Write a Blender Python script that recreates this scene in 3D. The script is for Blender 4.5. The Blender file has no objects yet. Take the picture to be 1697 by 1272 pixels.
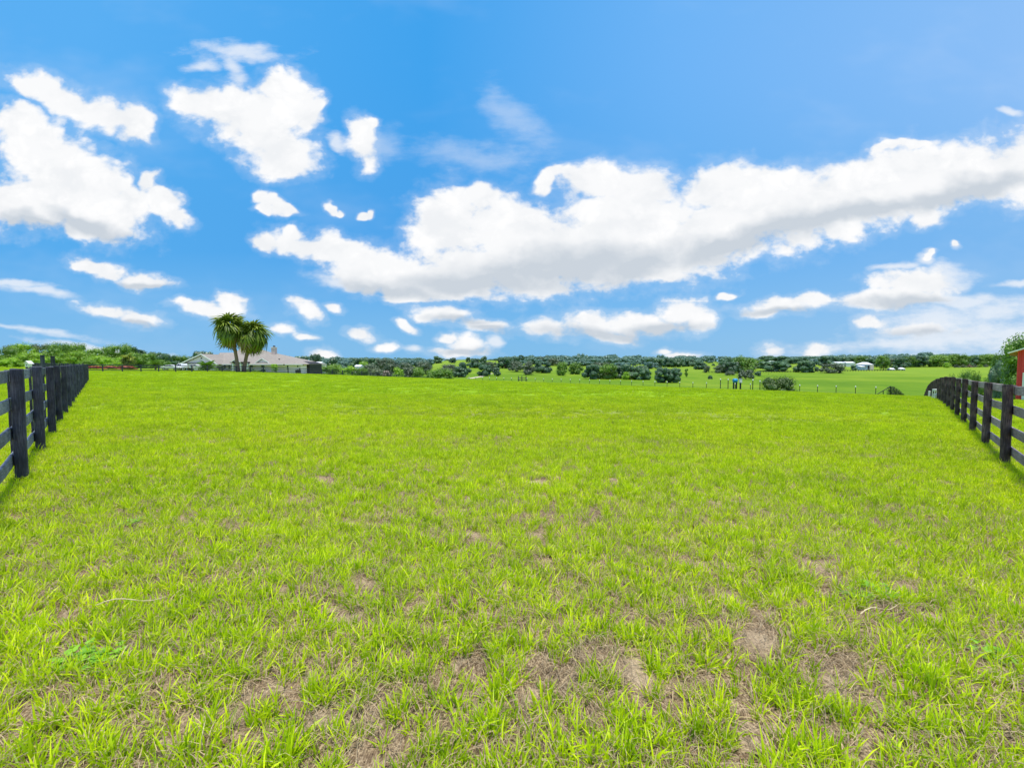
import bpy, math, random
import numpy as np
from mathutils import Vector, Matrix, noise as mn

R = random.Random(7)
sc = bpy.context.scene
COL = sc.collection

# ------------------------------------------------------------------ camera
F = 754.0
PITCH = math.atan(36.0 / F)
CAMZ = 1.5
cam_d = bpy.data.cameras.new("camera")
cam_d.sensor_width = 36.0
cam_d.lens = F / 1697.0 * 36.0
cam_d.clip_end = 20000
cam_d.clip_start = 0.05
cam = bpy.data.objects.new("camera", cam_d)
COL.objects.link(cam)
cam.location = (0, 0, CAMZ)
cam.rotation_euler = (math.pi / 2 - PITCH, 0, 0)
sc.camera = cam
sc.view_settings.view_transform = 'Standard'
sc.view_settings.look = 'None'
sc.view_settings.exposure = 0
sc.render.engine = 'CYCLES'
sc.cycles.max_bounces = 6
sc.cycles.transparent_max_bounces = 8
sc.cycles.use_denoising = True

def ray(px, py):
    dx = (px - 848.5) / F
    dy = -(py - 636.0) / F
    c, s = math.cos(PITCH), math.sin(PITCH)
    return Vector((dx, c + dy * s, -s + dy * c))

# ------------------------------------------------------------------ terrain
PS = [(-400, -1.45), (-60, -1.45), (0, -1.48), (12, -1.80), (22, -1.97), (32, -2.15), (40, -2.42), (50, -2.86),
      (63, -3.6), (75, -4.55), (88, -6.0), (100, -7.0), (115, -7.5), (200, -7.7)]
FS = [(0, -7.6), (100, -7.6), (150, -8.0), (250, -8.2), (340, -7.9), (420, -7.0), (500, -5.2), (600, -3.2), (800, -1.5),
      (1200, 0.0), (3000, 5.0), (9000, 8.0)]
def herm(tab, x):
    if x <= tab[0][0]: return tab[0][1]
    for i in range(len(tab) - 1):
        x0, y0 = tab[i]; x1, y1 = tab[i + 1]
        if x <= x1:
            def sl(j):
                if j <= 0 or j >= len(tab) - 1: return 0.0
                return (tab[j + 1][1] - tab[j - 1][1]) / (tab[j + 1][0] - tab[j - 1][0])
            h = x1 - x0; t = (x - x0) / h
            m0, m1 = sl(i) * h, sl(i + 1) * h
            return ((2*t**3 - 3*t*t + 1) * y0 + (t**3 - 2*t*t + t) * m0 + (-2*t**3 + 3*t*t) * y1 + (t**3 - t*t) * m1)
    return tab[-1][1]
def sstep(a, b, x):
    t = max(0.0, min(1.0, (x - a) / (b - a)))
    return t * t * (3 - 2 * t)
def ground(x, y, bumps=True):
    s = 0.66 * x + 0.75 * y
    p = herm(PS, s)
    r = math.hypot(x, y)
    k = sstep(96, 128, s)
    h = p
    if k > 0:
        f = herm(FS, r * 0.9)
        u = x / max(y, 1.0)
        if y > 0:
            f += 6.5 * math.exp(-((u + 0.09) / 0.11) ** 2) * sstep(330, 520, r) * (1 - sstep(700, 1200, r))
            f += 1.6 * math.exp(-((u - 0.62) / 0.2) ** 2) * sstep(380, 520, r)
        f += 1.2 * mn.noise(Vector((x / 160.0, y / 160.0, 3.1))) * sstep(150, 400, r)
        h = p * (1 - k) + f * k
    if bumps and r < 60:
        h += 0.018 * mn.noise(Vector((x * 2.2, y * 2.2, 0))) + 0.03 * mn.noise(Vector((x * 0.5, y * 0.5, 5)))
    elif bumps:
        h += 0.03 * mn.noise(Vector((x * 0.5, y * 0.5, 5)))
    return h + CAMZ
def hit(px, py, tmax=1500):
    d = ray(px, py); o = Vector((0, 0, CAMZ)); t = 1.0; prev = 0
    while t < tmax:
        p = o + d * t
        if p.z < ground(p.x, p.y, False):
            a, b = prev, t
            for _ in range(20):
                m = (a + b) / 2; q = o + d * m
                if q.z < ground(q.x, q.y, False): b = m
                else: a = m
            q = o + d * b
            return q
        prev = t
        t *= 1.015
    return None
def at(px, Y):
    """ground point seen in column px at depth Y"""
    x = (px - 848.5) / F * Y
    return Vector((x, Y, ground(x, Y, False)))
def ztop(py, Y):
    return CAMZ + (600.0 - py) / F * Y

# ------------------------------------------------------------------ tags
def tag(o, label=None, cat=None, group=None, kind=None):
    if label: o['label'] = label
    if cat: o['category'] = cat
    if group: o['group'] = group
    if kind: o['kind'] = kind
    return o
def empty(name, loc=(0, 0, 0), rz=0.0, parent=None):
    o = bpy.data.objects.new(name, None); COL.objects.link(o)
    o.location = loc; o.rotation_euler = (0, 0, rz)
    o.empty_display_size = 0.2
    if parent: o.parent = parent
    return o

# ------------------------------------------------------------------ node helpers
def newmat(name):
    m = bpy.data.materials.new(name); m.use_nodes = True
    nt = m.node_tree; nt.nodes.clear()
    out = nt.nodes.new('ShaderNodeOutputMaterial')
    return m, nt, out
class N:
    def __init__(s, nt): s.nt = nt
    def n(s, t, **kw):
        nd = s.nt.nodes.new(t)
        for k, v in kw.items(): setattr(nd, k, v)
        return nd
    def l(s, a, b): s.nt.links.new(a, b)
    def val(s, sock, v):
        if hasattr(v, 'is_output') or isinstance(v, bpy.types.NodeSocket): s.l(v, sock)
        else: sock.default_value = v
    def math(s, op, a, b=0.0, c=0.0, clamp=False):
        nd = s.n('ShaderNodeMath', operation=op, use_clamp=clamp)
        s.val(nd.inputs[0], a); s.val(nd.inputs[1], b)
        if len(nd.inputs) > 2: s.val(nd.inputs[2], c)
        return nd.outputs[0]
    def vmath(s, op, a, b=(0, 0, 0)):
        nd = s.n('ShaderNodeVectorMath', operation=op)
        s.val(nd.inputs[0], a); s.val(nd.inputs[1], b)
        return nd.outputs['Value'] if op in ('LENGTH', 'DOT_PRODUCT') else nd.outputs[0]
    def mix(s, f, a, b, blend='MIX'):
        nd = s.n('ShaderNodeMix', data_type='RGBA', blend_type=blend)
        s.val(nd.inputs[0], f)
        s.val(nd.inputs[6], a if not isinstance(a, tuple) else (*a[:3], 1)); s.val(nd.inputs[7], b if not isinstance(b, tuple) else (*b[:3], 1))
        return nd.outputs[2]
    def noise(s, vec, scale, detail=3, rough=0.5, dist=0.0, dim='3D'):
        nd = s.n('ShaderNodeTexNoise', noise_dimensions=dim)
        if vec is not None: s.l(vec, nd.inputs['Vector'])
        nd.inputs['Scale'].default_value = scale; nd.inputs['Detail'].default_value = detail
        nd.inputs['Roughness'].default_value = rough; nd.inputs['Distortion'].default_value = dist
        return nd.outputs['Fac']
    def mr(s, v, a, b, c=0.0, d=1.0, smooth=False):
        nd = s.n('ShaderNodeMapRange')
        if smooth: nd.interpolation_type = 'SMOOTHSTEP'
        s.val(nd.inputs[0], v)
        for i, q in enumerate((a, b, c, d)): s.val(nd.inputs[i + 1], q)
        return nd.outputs[0]
    def ramp(s, f, stops):
        nd = s.n('ShaderNodeValToRGB'); s.val(nd.inputs[0], f)
        e = nd.color_ramp.elements
        while len(e) < len(stops): e.new(0.5)
        for i, (p, c) in enumerate(stops): e[i].position = p; e[i].color = (*c, 1)
        return nd.outputs[0]
    def mapping(s, vec, loc=(0, 0, 0), rot=(0, 0, 0), scale=(1, 1, 1), typ='POINT'):
        nd = s.n('ShaderNodeMapping', vector_type=typ)
        s.l(vec, nd.inputs['Vector'])
        nd.inputs['Location'].default_value = loc; nd.inputs['Rotation'].default_value = rot; nd.inputs['Scale'].default_value = scale
        return nd.outputs[0]

def pmat(name, col, rough=0.8, var=0.25, scale=4.0, stretch=(1, 1, 1), bump=0.0, col2=None, spec=0.3, metal=0.0, rnd=0.15):
    m, nt, out = newmat(name); k = N(nt)
    tc = k.n('ShaderNodeTexCoord'); v = k.mapping(tc.outputs['Object'], scale=stretch)
    oi = k.n('ShaderNodeObjectInfo')
    v = k.vmath('ADD', v, k.vmath('MULTIPLY', oi.outputs['Random'], (37.0, 91.0, 53.0)))
    f = k.noise(v, scale, 6, 0.6)
    f = k.mr(f, 0.3, 0.7)
    c2 = col2 or tuple(c * (1 - var) for c in col)
    c = k.mix(f, c2, col)
    c = k.mix(1.0, c, k.ramp(oi.outputs['Random'], [(0, (1 - rnd,) * 3), (1, (1 + rnd,) * 3)]), 'MULTIPLY')
    b = k.n('ShaderNodeBsdfPrincipled')
    k.l(c, b.inputs['Base Color']); b.inputs['Roughness'].default_value = rough
    b.inputs['Specular IOR Level'].default_value = spec; b.inputs['Metallic'].default_value = metal
    if bump:
        bn = k.n('ShaderNodeBump'); bn.inputs['Strength'].default_value = bump; bn.inputs['Distance'].default_value = 0.01
        k.l(f, bn.inputs['Height']); k.l(bn.outputs[0], b.inputs['Normal'])
    k.l(b.outputs[0], out.inputs[0])
    return m

def leafmat(name, dark, lite, trans=0.35, attr=False, rnd=0.25, gloss=0.06, scale=0.35, field=0.0):
    m, nt, out = newmat(name); k = N(nt)
    oi = k.n('ShaderNodeObjectInfo'); tc = k.n('ShaderNodeTexCoord')
    if attr:
        a = k.n('ShaderNodeAttribute', attribute_name='tint'); f = a.outputs['Fac']
    else:
        f = k.mr(k.noise(tc.outputs['Object'], scale, 3, 0.6), 0.3, 0.7)
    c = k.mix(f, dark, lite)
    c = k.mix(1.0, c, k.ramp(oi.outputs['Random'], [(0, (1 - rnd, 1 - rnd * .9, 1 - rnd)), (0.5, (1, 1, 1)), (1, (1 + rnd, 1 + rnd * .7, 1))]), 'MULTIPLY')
    if field:
        gp_ = k.n('ShaderNodeNewGeometry').outputs['Position']
        nf = k.math('ADD', k.math('MULTIPLY', k.noise(gp_, 0.28, 4, 0.6), 0.6), k.math('MULTIPLY', k.noise(gp_, 1.7, 3, 0.6), 0.4))
        c = k.mix(1.0, c, k.ramp(nf, [(0.32, (1 - field * .8, 1 - field * .55, 1)), (0.5, (1, 1, 1)), (0.7, (1 + field * .6, 1 + field * .25, 1.2))]), 'MULTIPLY')
    d = k.n('ShaderNodeBsdfDiffuse'); t = k.n('ShaderNodeBsdfTranslucent'); g = k.n('ShaderNodeBsdfGlossy')
    g.inputs['Roughness'].default_value = 0.45
    k.l(c, d.inputs[0]); k.l(c, t.inputs[0])
    mx = k.n('ShaderNodeMixShader'); mx.inputs[0].default_value = trans
    k.l(d.outputs[0], mx.inputs[1]); k.l(t.outputs[0], mx.inputs[2])
    m2 = k.n('ShaderNodeMixShader'); m2.inputs[0].default_value = gloss
    k.l(mx.outputs[0], m2.inputs[1]); k.l(g.outputs[0], m2.inputs[2])
    k.l(m2.outputs[0], out.inputs[0])
    return m

# ------------------------------------------------------------------ mesh builder
class MB:
    def __init__(s): s.v = []; s.f = []; s.mi = []
    def quad(s, a, b, c, d, m=0):
        i = len(s.v); s.v += [tuple(a), tuple(b), tuple(c), tuple(d)]; s.f.append((i, i + 1, i + 2, i + 3)); s.mi.append(m)
    def poly(s, pts, m=0):
        i = len(s.v); s.v += [tuple(p) for p in pts]; s.f.append(tuple(range(i, i + len(pts)))); s.mi.append(m)
    def box(s, lo, hi, m=0, mat=None):
        x0, y0, z0 = lo; x1, y1, z1 = hi; i = len(s.v)
        p = [(x0, y0, z0), (x1, y0, z0), (x1, y1, z0), (x0, y1, z0), (x0, y0, z1), (x1, y0, z1), (x1, y1, z1), (x0, y1, z1)]
        if mat is not None: p = [tuple(mat @ Vector(q)) for q in p]
        s.v += p
        for q in ((0, 3, 2, 1), (4, 5, 6, 7), (0, 1, 5, 4), (1, 2, 6, 5), (2, 3, 7, 6), (3, 0, 4, 7)):
            s.f.append(tuple(i + t for t in q)); s.mi.append(m)
    def tube(s, pts, rad, n=8, m=0, caps=True):
        rings = []
        for j, p in enumerate(pts):
            p = Vector(p)
            a = Vector(pts[max(j - 1, 0)]); b = Vector(pts[min(j + 1, len(pts) - 1)])
            t = (b - a).normalized()
            ref = Vector((1, 0, 0)) if abs(t.x) < 0.9 else Vector((0, 1, 0))
            u = t.cross(ref).normalized(); w = t.cross(u)
            r = rad[j] if isinstance(rad, (list, tuple)) else rad
            rings.append(len(s.v))
            for q in range(n):
                an = 2 * math.pi * q / n
                s.v.append(tuple(p + u * (r * math.cos(an)) + w * (r * math.sin(an))))
        for j in range(len(pts) - 1):
            for q in range(n):
                s.f.append((rings[j] + q, rings[j] + (q + 1) % n, rings[j + 1] + (q + 1) % n, rings[j + 1] + q)); s.mi.append(m)
        if caps:
            s.f.append(tuple(rings[0] + q for q in range(n))[::-1]); s.mi.append(m)
            s.f.append(tuple(rings[-1] + q for q in range(n))); s.mi.append(m)
    def mesh(s, name, mats, smooth=False, bevel=0.0):
        me = bpy.data.meshes.new(name)
        me.from_pydata(s.v, [], s.f)
        if not isinstance(mats, (list, tuple)): mats = [mats]
        for m in mats: me.materials.append(m)
        if len(mats) > 1: me.polygons.foreach_set('material_index', s.mi)
        if smooth: me.polygons.foreach_set('use_smooth', [True] * len(s.f))
        me.update()
        return me
    def build(s, name, mats, parent=None, smooth=False, loc=None, bevel=0.0):
        o = bpy.data.objects.new(name, s.mesh(name, mats, smooth)); COL.objects.link(o)
        if parent: o.parent = parent
        if loc is not None: o.location = loc
        if bevel:
            b = o.modifiers.new('bevel', 'BEVEL'); b.width = bevel; b.segments = 2; b.limit_method = 'ANGLE'
        return o
def link(name, me, parent=None, loc=(0, 0, 0), rot=(0, 0, 0), scale=(1, 1, 1)):
    o = bpy.data.objects.new(name, me); COL.objects.link(o)
    o.location = loc; o.rotation_euler = rot; o.scale = scale
    if parent: o.parent = parent
    return o
def copy_tree(o, parent=None):
    c = o.copy(); COL.objects.link(c); c.parent = parent
    for ch in list(o.children): copy_tree(ch, c)
    return c

# ------------------------------------------------------------------ light + sky
SUN_EL, SUN_AZ = math.radians(83), math.radians(168)     # azimuth clockwise from +Y; high, behind the viewer
sun_dir = Vector((math.cos(SUN_EL) * math.sin(SUN_AZ), math.cos(SUN_EL) * math.cos(SUN_AZ), math.sin(SUN_EL)))
sd = bpy.data.lights.new("sun", 'SUN'); sd.energy = 5.0; sd.angle = math.radians(6.0); sd.color = (1.0, 0.955, 0.88)
so = bpy.data.objects.new("sun", sd); COL.objects.link(so)
so.rotation_euler = (-sun_dir).to_track_quat('-Z', 'Y').to_euler()

w = bpy.data.worlds.new("World"); sc.world = w; w.use_nodes = True
wt = w.node_tree; wt.nodes.clear(); k = N(wt)
wout = k.n('ShaderNodeOutputWorld')
sky = k.n('ShaderNodeTexSky', sky_type='NISHITA'); sky.sun_disc = False
sky.sun_elevation = SUN_EL; sky.sun_rotation = SUN_AZ
tc = k.n('ShaderNodeTexCoord'); sep = k.n('ShaderNodeSeparateXYZ'); k.l(tc.outputs['Generated'], sep.inputs[0])
ay = k.math('MAXIMUM', k.math('ABSOLUTE', sep.outputs[1]), 0.12)
u = k.math('DIVIDE', sep.outputs[0], ay); v = k.math('DIVIDE', sep.outputs[2], ay)
cmb = k.n('ShaderNodeCombineXYZ'); k.l(u, cmb.inputs[0]); k.l(v, cmb.inputs[1]); P = cmb.outputs[0]
# domain warp so that the clouds get torn outlines
def fbm(scale, detail, rough, loc=(0, 0, 0), st=(1, 1.5, 1)):
    nd = k.n('ShaderNodeTexNoise'); k.l(k.mapping(P, loc=loc, scale=st), nd.inputs['Vector'])
    nd.inputs['Scale'].default_value = scale; nd.inputs['Detail'].default_value = detail; nd.inputs['Roughness'].default_value = rough
    return nd
wn = fbm(9.0, 3, 0.5)
warp = k.vmath('SUBTRACT', wn.outputs['Color'], (0.5, 0.5, 0.5))
wamp = k.mr(v, 0.0, 0.35, 0.035, 0.085)
sc_w = k.n('ShaderNodeVectorMath', operation='SCALE'); k.l(warp, sc_w.inputs[0]); k.l(wamp, sc_w.inputs[3])
PW = k.vmath('ADD', P, sc_w.outputs[0])
def uv(px, py):
    d = ray(px, py); return d.x / d.y, d.z / d.y
def field(blobs, vec, smooth=0.25):
    cur = None
    for (cx, cy, rx, ry, rot) in blobs:
        a, b = uv(cx, cy)
        src = vec
        if cur is not None:                       # a chained term keeps the shader stack small
            q = k.n('ShaderNodeVectorMath', operation='MULTIPLY_ADD')
            k.l(cur, q.inputs[0]); q.inputs[1].default_value = (1e-7, 1e-7, 0); k.l(vec, q.inputs[2]); src = q.outputs[0]
        m = k.mapping(src, loc=(a, b, 0), rot=(0, 0, math.radians(-rot)), scale=(rx / F, ry / F, 1), typ='TEXTURE')
        r = k.vmath('LENGTH', m)
        cur = r if cur is None else k.math('SMOOTH_MIN', cur, r, smooth)
    return cur
HARD = [
 (100,163,75,24,22),(165,190,62,24,20),(222,205,36,30,10),(45,140,22,12,20),
 (40,215,45,34,30),(85,255,85,48,28),(120,300,110,58,28),(50,335,85,42,12),(170,345,72,42,25),(140,380,26,20,0),(215,330,34,24,25),(10,350,30,26,0),
 (272,335,40,24,38),(300,358,24,14,30),(245,305,16,18,0),
 (350,178,56,26,22),(415,195,85,42,10),(475,165,44,42,0),(455,235,66,46,35),(474,272,36,24,0),(512,190,24,28,0),(385,165,30,20,0),
 (605,240,24,40,-12),(617,212,16,12,0),
 (434,328,14,11,0),(452,337,22,12,12),(478,344,20,9,8),(440,344,16,6,0),(543,349,11,6,10),(556,354,9,4,0),(600,350,11,6,0),(609,347,7,8,0),
 (440,396,28,18,0),(497,400,56,20,12),(490,380,20,12,0),(560,420,66,26,22),(640,450,90,34,10),(600,455,60,24,15),(668,490,30,16,0),(700,470,70,30,0),
 (735,345,46,34,0),(745,372,62,52,0),(845,378,95,48,8),(800,330,36,20,0),(930,420,150,58,-4),(820,440,150,44,0),(760,475,90,22,0),(880,470,80,20,0),
 (985,300,60,24,-8),(920,300,36,11,-16),(1060,315,66,38,12),(1050,370,120,62,0),(1090,440,70,34,10),(1000,440,90,32,0),(1112,462,30,14,0),
 (1200,310,70,36,-6),(1220,365,130,52,-14),(1170,410,110,44,-18),(1330,345,150,58,-13),(1450,315,150,54,-13),(1570,290,130,50,-12),(1690,275,110,48,-10),(1440,300,60,30,-14),(1260,300,60,24,5),(1535,355,30,24,0),(1390,385,40,16,0),
 (1490,247,44,7,-14),(1520,242,20,9,-10),
 (160,442,46,15,14),(240,467,46,13,6),(130,437,18,9,0),
 (185,520,50,11,12),(225,532,46,11,6),
 (345,513,54,12,4),(385,502,30,16,0),
 (510,515,30,14,26),(551,506,18,7,8),(470,545,22,8,8),(508,557,22,7,10),(595,550,24,10,15),(640,573,22,8,5),(675,543,20,7,18),
 (735,522,48,14,6),(805,541,50,12,8),(700,528,20,8,0),(775,572,38,15,0),(760,583,50,9,0),(745,560,18,9,0),
 (905,543,42,16,5),(980,535,56,22,0),(1045,540,60,20,0),(1010,558,46,10,8),(1130,522,48,24,-4),(1160,532,26,20,0),(1090,545,60,12,0),
 (1290,503,64,15,-5),(1262,517,38,9,0),(1345,495,30,14,0),(1440,497,64,16,-4),(1520,470,64,24,0),(1500,492,70,14,0),
 (1440,532,28,10,4),(1520,545,70,13,0),
 (1128,590,36,9,0),(1281,583,28,13,0),(1349,582,26,12,-10),(535,592,26,12,10),(1100,580,16,6,0),
 (1543,424,13,4,-5),(1554,421,7,4,0),(1591,406,5,4,0),(1205,486,18,6,-20),
]
FAINT = [(845,190,60,24,42),(790,262,90,24,4),(640,250,30,26,30)]
SOFT = [(1543,424,20,8,-5),(1591,406,9,7,0),
 (400,88,75,14,0),(380,115,16,26,-20),(330,108,28,12,20),
 (70,484,75,8,9),(30,470,60,7,6),(40,546,100,6,8),(180,580,130,5,8),
 (560,240,16,10,40),
 (1600,560,160,32,0),(1560,525,110,24,-4),(1660,520,90,24,-8),(1690,560,80,42,0),(1480,570,110,14,-4),(1600,500,70,12,4),(1480,440,34,6,-10),(1570,460,46,18,-6),
 (1680,190,16,7,10),(1690,470,50,7,-4),(560,465,50,10,10),(690,578,16,6,0),(820,565,10,8,0),
]
n1a = fbm(9, 6, 0.55, loc=(3.3, 1.7, 0)).outputs['Fac']
n1b = fbm(28, 5, 0.56, loc=(8.3, 2.7, 0)).outputs['Fac']
wlow = k.mr(v, 0.02, 0.42, 0.70, 0.32)
n1 = k.math('ADD', k.math('MULTIPLY', n1a, k.math('SUBTRACT', 1.0, wlow)), k.math('MULTIPLY', n1b, wlow))
n3 = fbm(7, 6, 0.65, loc=(1.3, 9.7, 0), st=(1, 2.6, 1)).outputs['Fac']
SHADE = [(930,440,130,24,-6),(800,470,120,14,0),(640,478,70,10,8),(1060,440,60,20,-20),(1250,395,120,16,-17),(1420,352,120,14,-13),(1600,315,110,14,-10),
         (150,375,50,12,20),(60,372,60,10,8),(230,475,40,5,5),(760,533,40,5,5),(1000,556,80,8,4),(1100,548,60,7,-3),(1290,515,60,5,-3),(1520,500,80,7,0),(1560,560,110,12,0),(230,540,40,4,8),(820,548,40,4,8),(775,582,40,5,0),(1140,595,40,4,0)]
# clear sky: physical sky blended with the deep azure of the photograph
gx = k.mr(u, -0.9, 1.1)
top = k.ramp(gx, [(0.0, (0.10, 0.46, 0.97)), (0.36, (0.045, 0.39, 0.92)), (0.62, (0.16, 0.49, 1.0)), (1.0, (0.28, 0.56, 1.0))])
mid = k.ramp(gx, [(0.0, (0.075, 0.42, 0.90)), (0.36, (0.06, 0.38, 0.88)), (0.62, (0.12, 0.45, 0.93)), (1.0, (0.20, 0.50, 0.92))])
low = k.ramp(gx, [(0.0, (0.22, 0.54, 0.90)), (0.5, (0.20, 0.53, 0.89)), (1.0, (0.34, 0.60, 0.90))])
g1 = k.mix(k.mr(v, 0.01, 0.24, 0, 1), low, mid)
g2 = k.mix(k.mr(v, 0.24, 0.66, 0, 1, True), g1, top)
g2 = k.mix(1.0, g2, (10, 10, 10), 'MULTIPLY')
clear = k.mix(0.88, sky.outputs[0], g2)
thin = k.math('MULTIPLY', k.mr(fbm(2.2, 4, 0.6, loc=(5.1, 2.2, 0), st=(1, 2, 1)).outputs['Fac'], 0.5, 0.8, 0, 1, True), 0.12)
clear = k.mix(thin, clear, (9.5, 9.7, 10))
below = k.mr(v, -0.02, -0.005, 1, 0)
jit = k.math('ADD', k.math('MULTIPLY', k.math('SUBTRACT', n1a, 0.5), k.math('SUBTRACT', 0.85, k.math('MULTIPLY', wlow, 0.6))), k.math('MULTIPLY', k.math('SUBTRACT', n1b, 0.5), k.math('ADD', k.math('MULTIPLY', wlow, 0.9), 0.02)))
vo = k.n('ShaderNodeTexVoronoi', feature='F1', normalize=False); k.l(k.mapping(PW, scale=(1, 1.25, 1)), vo.inputs['Vector'])
vo.inputs['Scale'].default_value = 15; vo.inputs['Detail'].default_value = 2.5; vo.inputs['Roughness'].default_value = 0.6; vo.inputs['Lacunarity'].default_value = 2.3
bil = k.math('SUBTRACT', vo.outputs['Distance'], 0.92)      # rounded billows
XS, YS = 700, 500
def tile(lo_x, hi_x, lo_y, hi_y):
    """the clouds of one part of the sky (kept apart so that the other parts' terms are skipped)"""
    def pick(bl):
        return [q for q in bl if lo_x - 70 < q[0] + q[2] and q[0] - q[2] < hi_x + 70 and lo_y - 45 < q[1] + q[3] and q[1] - q[3] < hi_y + 45]
    dh = field(pick(HARD), PW, 0.22)
    e = k.math('ADD', k.math('ADD', dh, k.math('MULTIPLY', bil, 0.30)), k.math('MULTIPLY', jit, 2.0))
    mh = k.mr(e, 1.38 if lo_y < 0 else 1.30, 0.80 if lo_y < 0 else 0.56, 0, 1, True)
    mh = k.math('MAXIMUM', mh, k.math('MULTIPLY', k.mr(e, 1.7, 1.1, 0, 1, True), 0.16))
    es = k.math('ADD', field(pick(SOFT), PW, 0.2), k.math('MULTIPLY', k.math('SUBTRACT', n3, 0.5), 3.0))
    ms = k.math('MULTIPLY', k.mr(es, 1.5, 0.1, 0, 1, True), 0.72)
    fn = pick(FAINT)
    if fn:
        ef = k.math('ADD', field(fn, PW, 0.2), k.math('MULTIPLY', k.math('SUBTRACT', n3, 0.5), 3.0))
        ms = k.math('MAXIMUM', ms, k.math('MULTIPLY', k.mr(ef, 1.6, 0.0, 0, 1, True), 0.30))
    dsd = field(pick(SHADE), PW, 0.4)
    sh = k.mr(k.math('ADD', dsd, k.math('MULTIPLY', jit, 1.2)), 2.1, 0.3, 0, 1, True)
    shade = k.math('ADD', k.math('MULTIPLY', sh, 0.9), k.math('ADD', k.math('MULTIPLY', k.mr(n1a, 0.42, 0.66, 0, 1, True), 0.20), k.math('MULTIPLY', k.mr(bil, -0.3, 0.2), 0.14)), clamp=True)
    ccol = k.mix(shade, (10.15, 10.15, 10.2), (6.0, 6.6, 7.3))
    c = k.mix(ms, clear, (9.3, 9.5, 9.8)); c = k.mix(mh, c, ccol)
    c = k.mix(below, c, (2.2, 3.2, 2.6))
    b = k.n('ShaderNodeBackground'); b.inputs[1].default_value = 0.1; k.l(c, b.inputs[0])
    return b.outputs[0]
def choose(f, a, b):
    m = k.n('ShaderNodeMixShader'); k.l(f, m.inputs[0]); k.l(a, m.inputs[1]); k.l(b, m.inputs[2]); return m.outputs[0]
fx = k.math('GREATER_THAN', u, uv(XS, 400)[0]); fy = k.math('GREATER_THAN', v, uv(848, YS)[1])
front = choose(fy, choose(fx, tile(-999, XS, YS, 999), tile(XS, 9999, YS, 999)), choose(fx, tile(-999, XS, -999, YS), tile(XS, 9999, -999, YS)))
# the rest of the dome (overhead and behind): loose fair-weather clouds
el = sep.outputs[2]
nb = k.noise(k.mapping(tc.outputs['Generated'], scale=(1, 1, 1.8)), 3.2, 6, 0.6)
rest = k.mix(0.85, sky.outputs[0], k.mix(k.mr(el, 0.0, 0.7), (2.4, 5.2, 8.8), (0.7, 3.2, 8.6)))
rest = k.mix(k.mr(nb, 0.50, 0.60, 0, 1, True), rest, (10, 10.1, 10.3))
rest = k.mix(below, rest, (2.2, 3.2, 2.6))
bg2 = k.n('ShaderNodeBackground'); bg2.inputs[1].default_value = 0.1; k.l(rest, bg2.inputs[0])
side = k.mr(k.math('DIVIDE', k.math('ABSOLUTE', sep.outputs[0]), k.math('MAXIMUM', sep.outputs[1], 0.05)), 1.3, 1.5, 0, 1)
high = k.mr(k.math('DIVIDE', sep.outputs[2], k.math('MAXIMUM', sep.outputs[1], 0.05)), 0.88, 1.0, 0, 1)
lowr = k.mr(el, -0.02, -0.03, 0, 1)
behind = k.mr(sep.outputs[1], 0.1, 0.05, 0, 1)
fac = k.math('MAXIMUM', k.math('MAXIMUM', side, high), k.math('MAXIMUM', behind, lowr), clamp=True)
wm = k.n('ShaderNodeMixShader'); k.l(fac, wm.inputs[0]); k.l(front, wm.inputs[1]); k.l(bg2.outputs[0], wm.inputs[2])
k.l(wm.outputs[0], wout.inputs[0])
w.cycles.sampling_method = 'MANUAL'; w.cycles.sample_map_resolution = 512

# sandy bare spots in the turf
SPOTS = [(hit(px, py), r * 0.62) for px, py, r in ((1250, 1065, .17), (1372, 937, .20), (1335, 948, .13), (1205, 990, .16), (1385, 1125, .15), (1142, 932, .16), (1015, 1105, .15), (955, 1130, .12),
         (590, 1183, .16), (350, 1185, .14), (775, 888, .18), (602, 972, .15), (582, 1022, .14), (1500, 975, .14), (1390, 880, .2), (540, 795, .3), (270, 860, .2), (1490, 905, .15),
         (1060, 1130, .14), (420, 955, .12), (890, 885, .18), (480, 860, .14), (1220, 830, .2), (880, 800, .25))]
def bare(x, y):
    m = 0.0
    for q, r in SPOTS:
        dx, dy = x - q.x, y - q.y
        if abs(dx) > 1 or abs(dy) > 1: continue
        d2 = (dx * dx * 0.6 + dy * dy * 1.3) / (r * r) * (1 + 1.4 * mn.noise(Vector((x * 9, y * 9, 7))))
        if d2 < 6: m = max(m, math.exp(-d2))
    return m
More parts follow.
